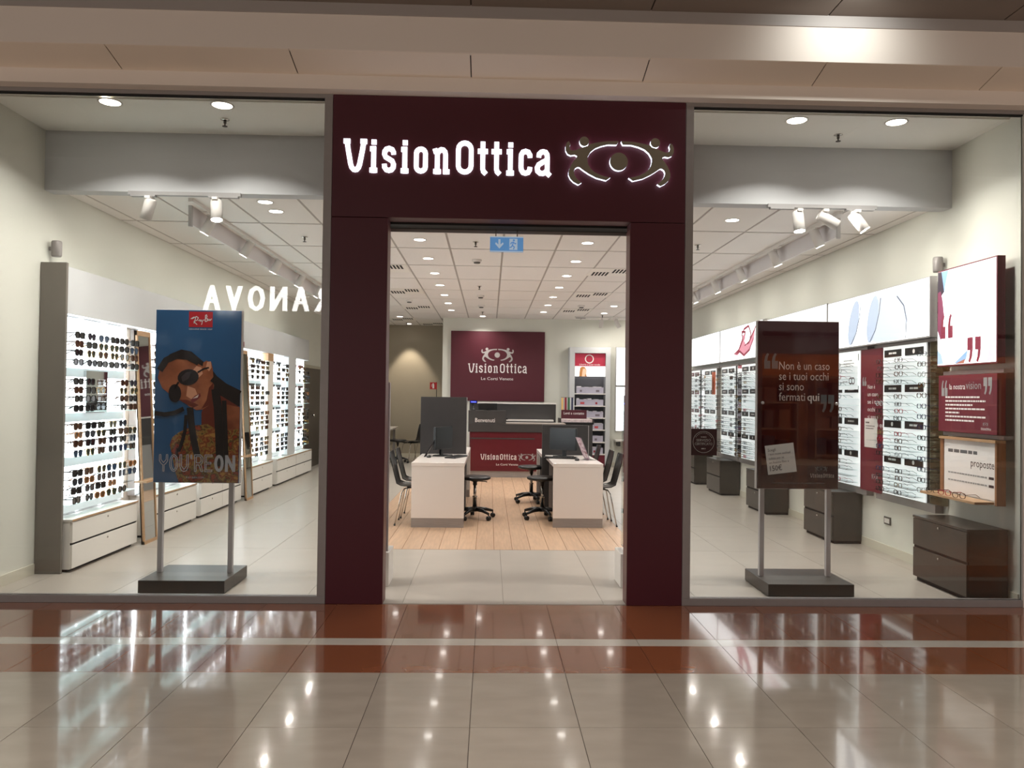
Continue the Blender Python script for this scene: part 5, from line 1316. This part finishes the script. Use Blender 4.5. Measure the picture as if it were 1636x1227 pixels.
mb = MB(); figures_flat(mb, pl.sub(1.05, 0.255), 0.00022, 'greyprint', 0.001); part(mb, 'figures', rc)
mb = MB(); text(mb, pl, 'Le Corti Venete', 0.49, 0.105, 0.036, 'whiteprint', width=0.40, off=0.001); part(mb, 'branch_name', rc)
mb = MB(); text(mb, front(-0.385, 8.69, 0.979), 'Benvenuti', 0.125, 0.03, 0.075, 'whiteprint', width=0.36, off=0.001); part(mb, 'welcome_text', rc)
bc = empty('back_counter', (0.4, 10.0, 0), 'charcoal back counter with white top behind the reception', 'counter')
part(MB().box(-0.40, 1.32, 9.95, 10.4, 0.0, 1.335, 'char'), 'body', bc, 0.002); part(MB().box(-0.41, 1.33, 9.93, 10.41, 1.336, 1.362, 'white'), 'top', bc)
part(MB().box(0.33, 1.26, 9.72, 9.949, 1.00, 1.03, 'white'), 'ledge', bc); part(MB().box(0.28, 0.36, 9.74, 9.949, 1.0, 1.05, 'blackmatt'), 'bracket', bc)
mo = empty('register_monitor', (-0.04, 8.78, 1.222), 'black register screen standing on the raised counter shelf', 'monitor')
part(MB().box(-0.10, 0.02, 8.74, 8.82, 1.2225, 1.232, 'black'), 'foot', mo); part(MB().box(-0.06, -0.02, 8.77, 8.79, 1.232, 1.26, 'black'), 'neck', mo)
part(MB().box(-0.21, 0.14, 8.755, 8.785, 1.235, 1.352, 'black'), 'housing', mo, 0.003)
cd = empty('customer_display', (-0.30, 8.8, 1.222), 'small blue glowing customer display on a pole', 'display')
part(MB().lathe([(0.05, 0), (0.05, 0.012), (0.014, 0.016), (0.014, 0.14)], 'black', 14, c=(-0.30, 8.8, 1.2225)), 'pole', cd)
part(MB().box(-0.37, -0.225, 8.785, 8.82, 1.345, 1.402, 'black'), 'housing', cd)
mb = MB().box(-0.352, -0.240, 8.782, 8.7845, 1.356, 1.394, mat('blue_screen', (20, 24, 150), 0.3, emit=0.7)); text_lines(mb, front(-0.352, 8.782, 1.356), 0.015, 0.012, [0.085], 0.01, 0.012, mat('blue_text', (120, 140, 255), 0.3, emit=1.0)); part(mb, 'screen', cd)

# maroon logo board on the back wall
lg = empty('logo_board', (0.16, YB, 1.38), 'large maroon VisionOttica board on the back wall', 'sign')
part(MB().box(-0.85, 1.175, YB - 0.05, YB - 0.002, 1.378, 2.885, mat('maroon_board', (80, 18, 34), 0.5)), 'board', lg, 0.003)
mb = MB(); pl = front(-0.85, YB - 0.05, 1.378)
logo_word(mb, pl.sub(0.375, 0.605), 1.27, M['whiteprint'], 0.002); part(mb, 'lettering', lg)
mb = MB(); figures_flat(mb, pl.sub(1.005, 0.995), 0.00049, mat('silver_print', (176, 172, 170), 0.35), 0.002); part(mb, 'figures', lg)
mb = MB(); text(mb, pl, 'Le Corti Venete', 0.66, 0.455, 0.062, 'whiteprint', width=0.69, off=0.002); part(mb, 'branch_name', lg)

# contact lens stand, sign and sample strips
cs = empty('contact_lens_stand', (1.66, 9.6, 0), 'dark stand with tray before the contact lens shelves', 'stand')
part(MB().box(1.37, 1.99, 9.42, 9.80, 0.0, 0.96, 'char'), 'cabinet', cs, 0.003); part(MB().box(1.35, 2.01, 9.40, 9.82, 0.961, 1.0, 'black'), 'tray', cs)
for x in (1.352, 1.985): part(MB().box(x, x + 0.025, 9.40, 9.82, 1.0005, 1.075, 'char'), 'tray_side', cs)
part(MB().box(1.38, 1.98, 9.42, 9.79, 1.0005, 1.06, mat('lens_packs', (206, 190, 192), 0.6, var=0.2, vscale=30)), 'lens_packs', cs)
cl = empty('contact_lens_sign', (1.65, 9.7, 1.06), 'maroon sign reading Lenti a contatto on the dark stand', 'sign')
part(MB().box(1.405, 1.905, 9.70, 9.715, 1.062, 1.235, 'maroon'), 'plate', cl)
mb = MB(); text(mb, front(1.405, 9.70, 1.062), 'Lenti a contatto', 0.05, 0.085, 0.05, 'whiteprint', width=0.40, off=0.001); part(mb, 'lettering', cl)
for k, (nm, c) in enumerate((('yellow', (220, 180, 110)), ('crimson', (140, 24, 50)), ('green', (36, 96, 58)), ('navy', (30, 36, 74)))):
    s_ = MB().box(1.41 + 0.065 * k, 1.445 + 0.065 * k, 9.74, 9.745, 1.0605, 1.475, mat('strip_' + nm, c, 0.5)).box(1.40 + 0.065 * k, 1.46 + 0.065 * k, 9.735, 9.75, 1.475, 1.485, 'alu').build('sample_strip')
    tag(s_, '%s upright sample strip behind the contact lens sign' % nm, 'strip', 'coloured sample strips')

# contact lens shelves
sh = empty('contact_lens_shelves', (2.13, 11.1, 0), 'tall pale cabinet of contact lens shelves with maroon header', 'shelves')
YF = 10.96
for a, b in ((1.69, 1.80), (2.46, 2.56)): part(MB().box(a, b, YF, YB - 0.004, 0.0, 2.55, 'header'), 'side_post', sh, 0.002)
part(MB().box(1.80, 2.46, YF, YB - 0.004, 2.43, 2.55, 'header'), 'top_bar', sh); part(MB().box(1.80, 2.46, YB - 0.03, YB - 0.006, 0.0, 2.43, mat('shelf_back', (120, 122, 128), 0.6)), 'back', sh)
part(MB().box(1.805, 2.455, YF + 0.06, YF + 0.07, 2.15, 2.42, mat('lit_maroon', (150, 36, 56), 0.5, emit=0.35)), 'header_sign', sh)
mb = MB(); pl = front(1.805, YF + 0.06, 2.15); stroke(mb, pl, disc_pts(0.31, 0.155, 0.085, 24), 0.022, M['whiteprint'], 0.001, closed=True); text(mb, pl, 'Libertà a tutto tondo', 0.10, 0.02, 0.035, 'whiteprint', width=0.44, off=0.001); part(mb, 'header_print', sh)
part(MB().box(1.805, 2.455, YF + 0.02, YF + 0.03, 1.93, 2.148, mat('lit_poster', (250, 248, 246), 0.5, emit=0.6)), 'face_poster', sh)
mb = MB(); pl = front(1.805, YF + 0.02, 1.93)
mb.poly(pl, [(0.09, 0.0), (0.10, 0.10), (0.11, 0.18), (0.15, 0.21), (0.21, 0.20), (0.245, 0.14), (0.24, 0.05), (0.25, 0.0)], mat('poster_hair', (190, 128, 72), 0.5, emit=0.2), 0.001)
mb.poly(pl, [(0.15, 0.0), (0.155, 0.08), (0.17, 0.16), (0.21, 0.17), (0.235, 0.13), (0.23, 0.06), (0.21, 0.02), (0.22, 0.0)], mat('poster_skin', (236, 190, 160), 0.5, emit=0.3), 0.0016); part(mb, 'face_print', sh)
SZ = [1.57, 1.31, 1.055, 0.80, 0.54, 0.285]
for k, z in enumerate(SZ):
    part(MB().box(1.80, 2.46, YF, YB - 0.03, z - 0.022, z, 'white'), 'shelf', sh)
    t_ = empty('lens_tray', (2.13, 11.05, z), 'lilac-grey tray of contact lens boxes on the %s shelf of the tall cabinet' % ORD[k], 'tray', 'contact lens trays')
    part(MB().box(1.84, 2.42, YF + 0.03, YF + 0.04, z + 0.0005, z + 0.13, mat('tray_lilac', (176, 172, 188), 0.5, var=0.06, vscale=6)).box(1.84, 2.42, YF + 0.04, YF + 0.25, z + 0.0005, z + 0.01, 'tray_lilac' if 'tray_lilac' in M else MATS['tray_lilac']), 'tray', t_)
    mb = MB(); rr = random.Random(k); x = 1.85
    while x < 2.38:
        w = rr.uniform(0.05, 0.11); h = rr.uniform(0.12, 0.165); mb.box(x, min(x + w - 0.004, 2.41), YF + 0.06, YF + 0.22, z + 0.0105, z + h, mat('pack_white', (226, 222, 226), 0.5)); x += w
    part(mb, 'packs', t_)['kind'] = 'stuff'
    mb = MB(); p_ = front(1.84, YF + 0.03, z)
    for q in range(2):
        c = rr.choice([(150, 40, 50), (70, 70, 150), (120, 110, 120), (186, 70, 76)]); x = 0.06 + 0.26 * q + rr.uniform(0, 0.1); mb.rect(p_, x, x + rr.uniform(0.04, 0.10), 0.03, 0.075, mat('tag_%d%d%d' % c, c, 0.5), 0.001)
    part(mb, 'labels', t_)
part(MB().box(1.80, 2.46, YF + 0.01, YF + 0.02, 0.02, 0.262, 'maroon_print'), 'base_panel', sh)
# white lit panels beside the shelves
for z0, z1, lab in ((1.745, 2.58, 'upper white light panel beside the contact lens shelves'), (0.76, 1.73, 'lower white light panel beside the contact lens shelves')):
    r = empty('light_panel', (3.1, YB, z0), lab, 'light panel', 'white light panels on the back wall')
    part(MB().box(2.72, 3.45, YB - 0.05, YB - 0.001, z0, z1, 'alu_light'), 'case', r); part(MB().box(2.735, 3.435, YB - 0.053, YB - 0.0505, z0 + 0.012, z1 - 0.012, mat('lit_soft', (250, 250, 252), 0.5, emit=1.0)), 'face', r)
r = empty('white_ledge', (3.1, YB - 0.2, 0.56), 'white wall ledge under the light panels', 'shelf')
part(MB().box(2.70, 3.5, YB - 0.3, YB - 0.014, 0.55, 0.58, 'white'), 'board', r); part(MB().box(2.75, 2.80, YB - 0.28, YB - 0.014, 0.45, 0.549, 'char'), 'bracket', r)
# recess: table, extinguisher sign
tb = empty('recess_table', (-2.6, 11.6, 0), 'white table standing in the beige recess', 'table')
part(MB().box(-3.2, -2.13, 10.6, 12.7, 0.715, 0.75, 'white_gloss'), 'top', tb, 0.002)
for x, y in ((-3.15, 10.65), (-2.24, 10.65), (-3.15, 12.6), (-2.24, 12.6)): part(MB().box(x, x + 0.06, y, y + 0.06, 0, 0.7145, 'steel'), 'leg', tb)
part(MB().box(-2.24, -2.22, 10.8, 12.5, 0.35, 0.7145, 'wall_warm'), 'modesty_panel', tb)
fx = empty('extinguisher_sign', (-1.26, 12.7, 0), 'small red fire extinguisher sign on a thin pole above the tall screen', 'sign')
part(MB().lathe([(0.13, 0), (0.13, 0.012), (0.02, 0.02)], 'alu', 20, c=(-1.245, 12.7, 0)), 'base', fx)
part(MB().tube([(-1.245, 12.7, 0.012), (-1.245, 12.7, 1.80)], 0.010, 'darkstand'), 'pole', fx)
part(MB().box(-1.40, -1.236, 12.684, 12.689, 1.63, 1.79, 'red'), 'plate', fx)
mb = MB(); pl = front(-1.40, 12.684, 1.63); mb.poly(pl, [(0.06, 0.02), (0.10, 0.02), (0.10, 0.10), (0.09, 0.125), (0.09, 0.14), (0.07, 0.14), (0.07, 0.125), (0.06, 0.10)], 'whiteprint', 0.001); stroke(mb, pl, [(0.07, 0.13), (0.045, 0.11), (0.04, 0.06)], 0.008, M['whiteprint'], 0.001); part(mb, 'pictogram', fx)
d = struct(MB().box(XL + 0.001, XL + 0.05, 9.75, 11.2, 0, 2.0, mat('dark_door', (66, 58, 52), 0.35)).build('door_1'))
child(d, 'frame', MB().box(XL + 0.001, XL + 0.06, 9.68, 11.27, 2.0, 2.06, mat('door_trim', (170, 164, 146), 0.6)).box(XL + 0.001, XL + 0.06, 9.68, 9.745, 0, 2.0, MATS['door_trim']))
child(d, 'handle', MB().lathe([(0.012, 0), (0.012, 0.06), (0.03, 0.06), (0.03, 0.08)], 'chrome', 14, c=(XL + 0.05, 10.3, 1.05), axis=(1, 0, 0)))
tg_ = tag(MB().box(LX + 0.001, LX + 0.012, 5.30, 5.46, 2.13, 2.20, 'maroon_print').box(LX + 0.001, LX + 0.01, 5.37, 5.40, 2.20, 2.225, 'maroon_print').build('hanging_tag'), 'small maroon tag on the header board beside the blue poster', 'tag')
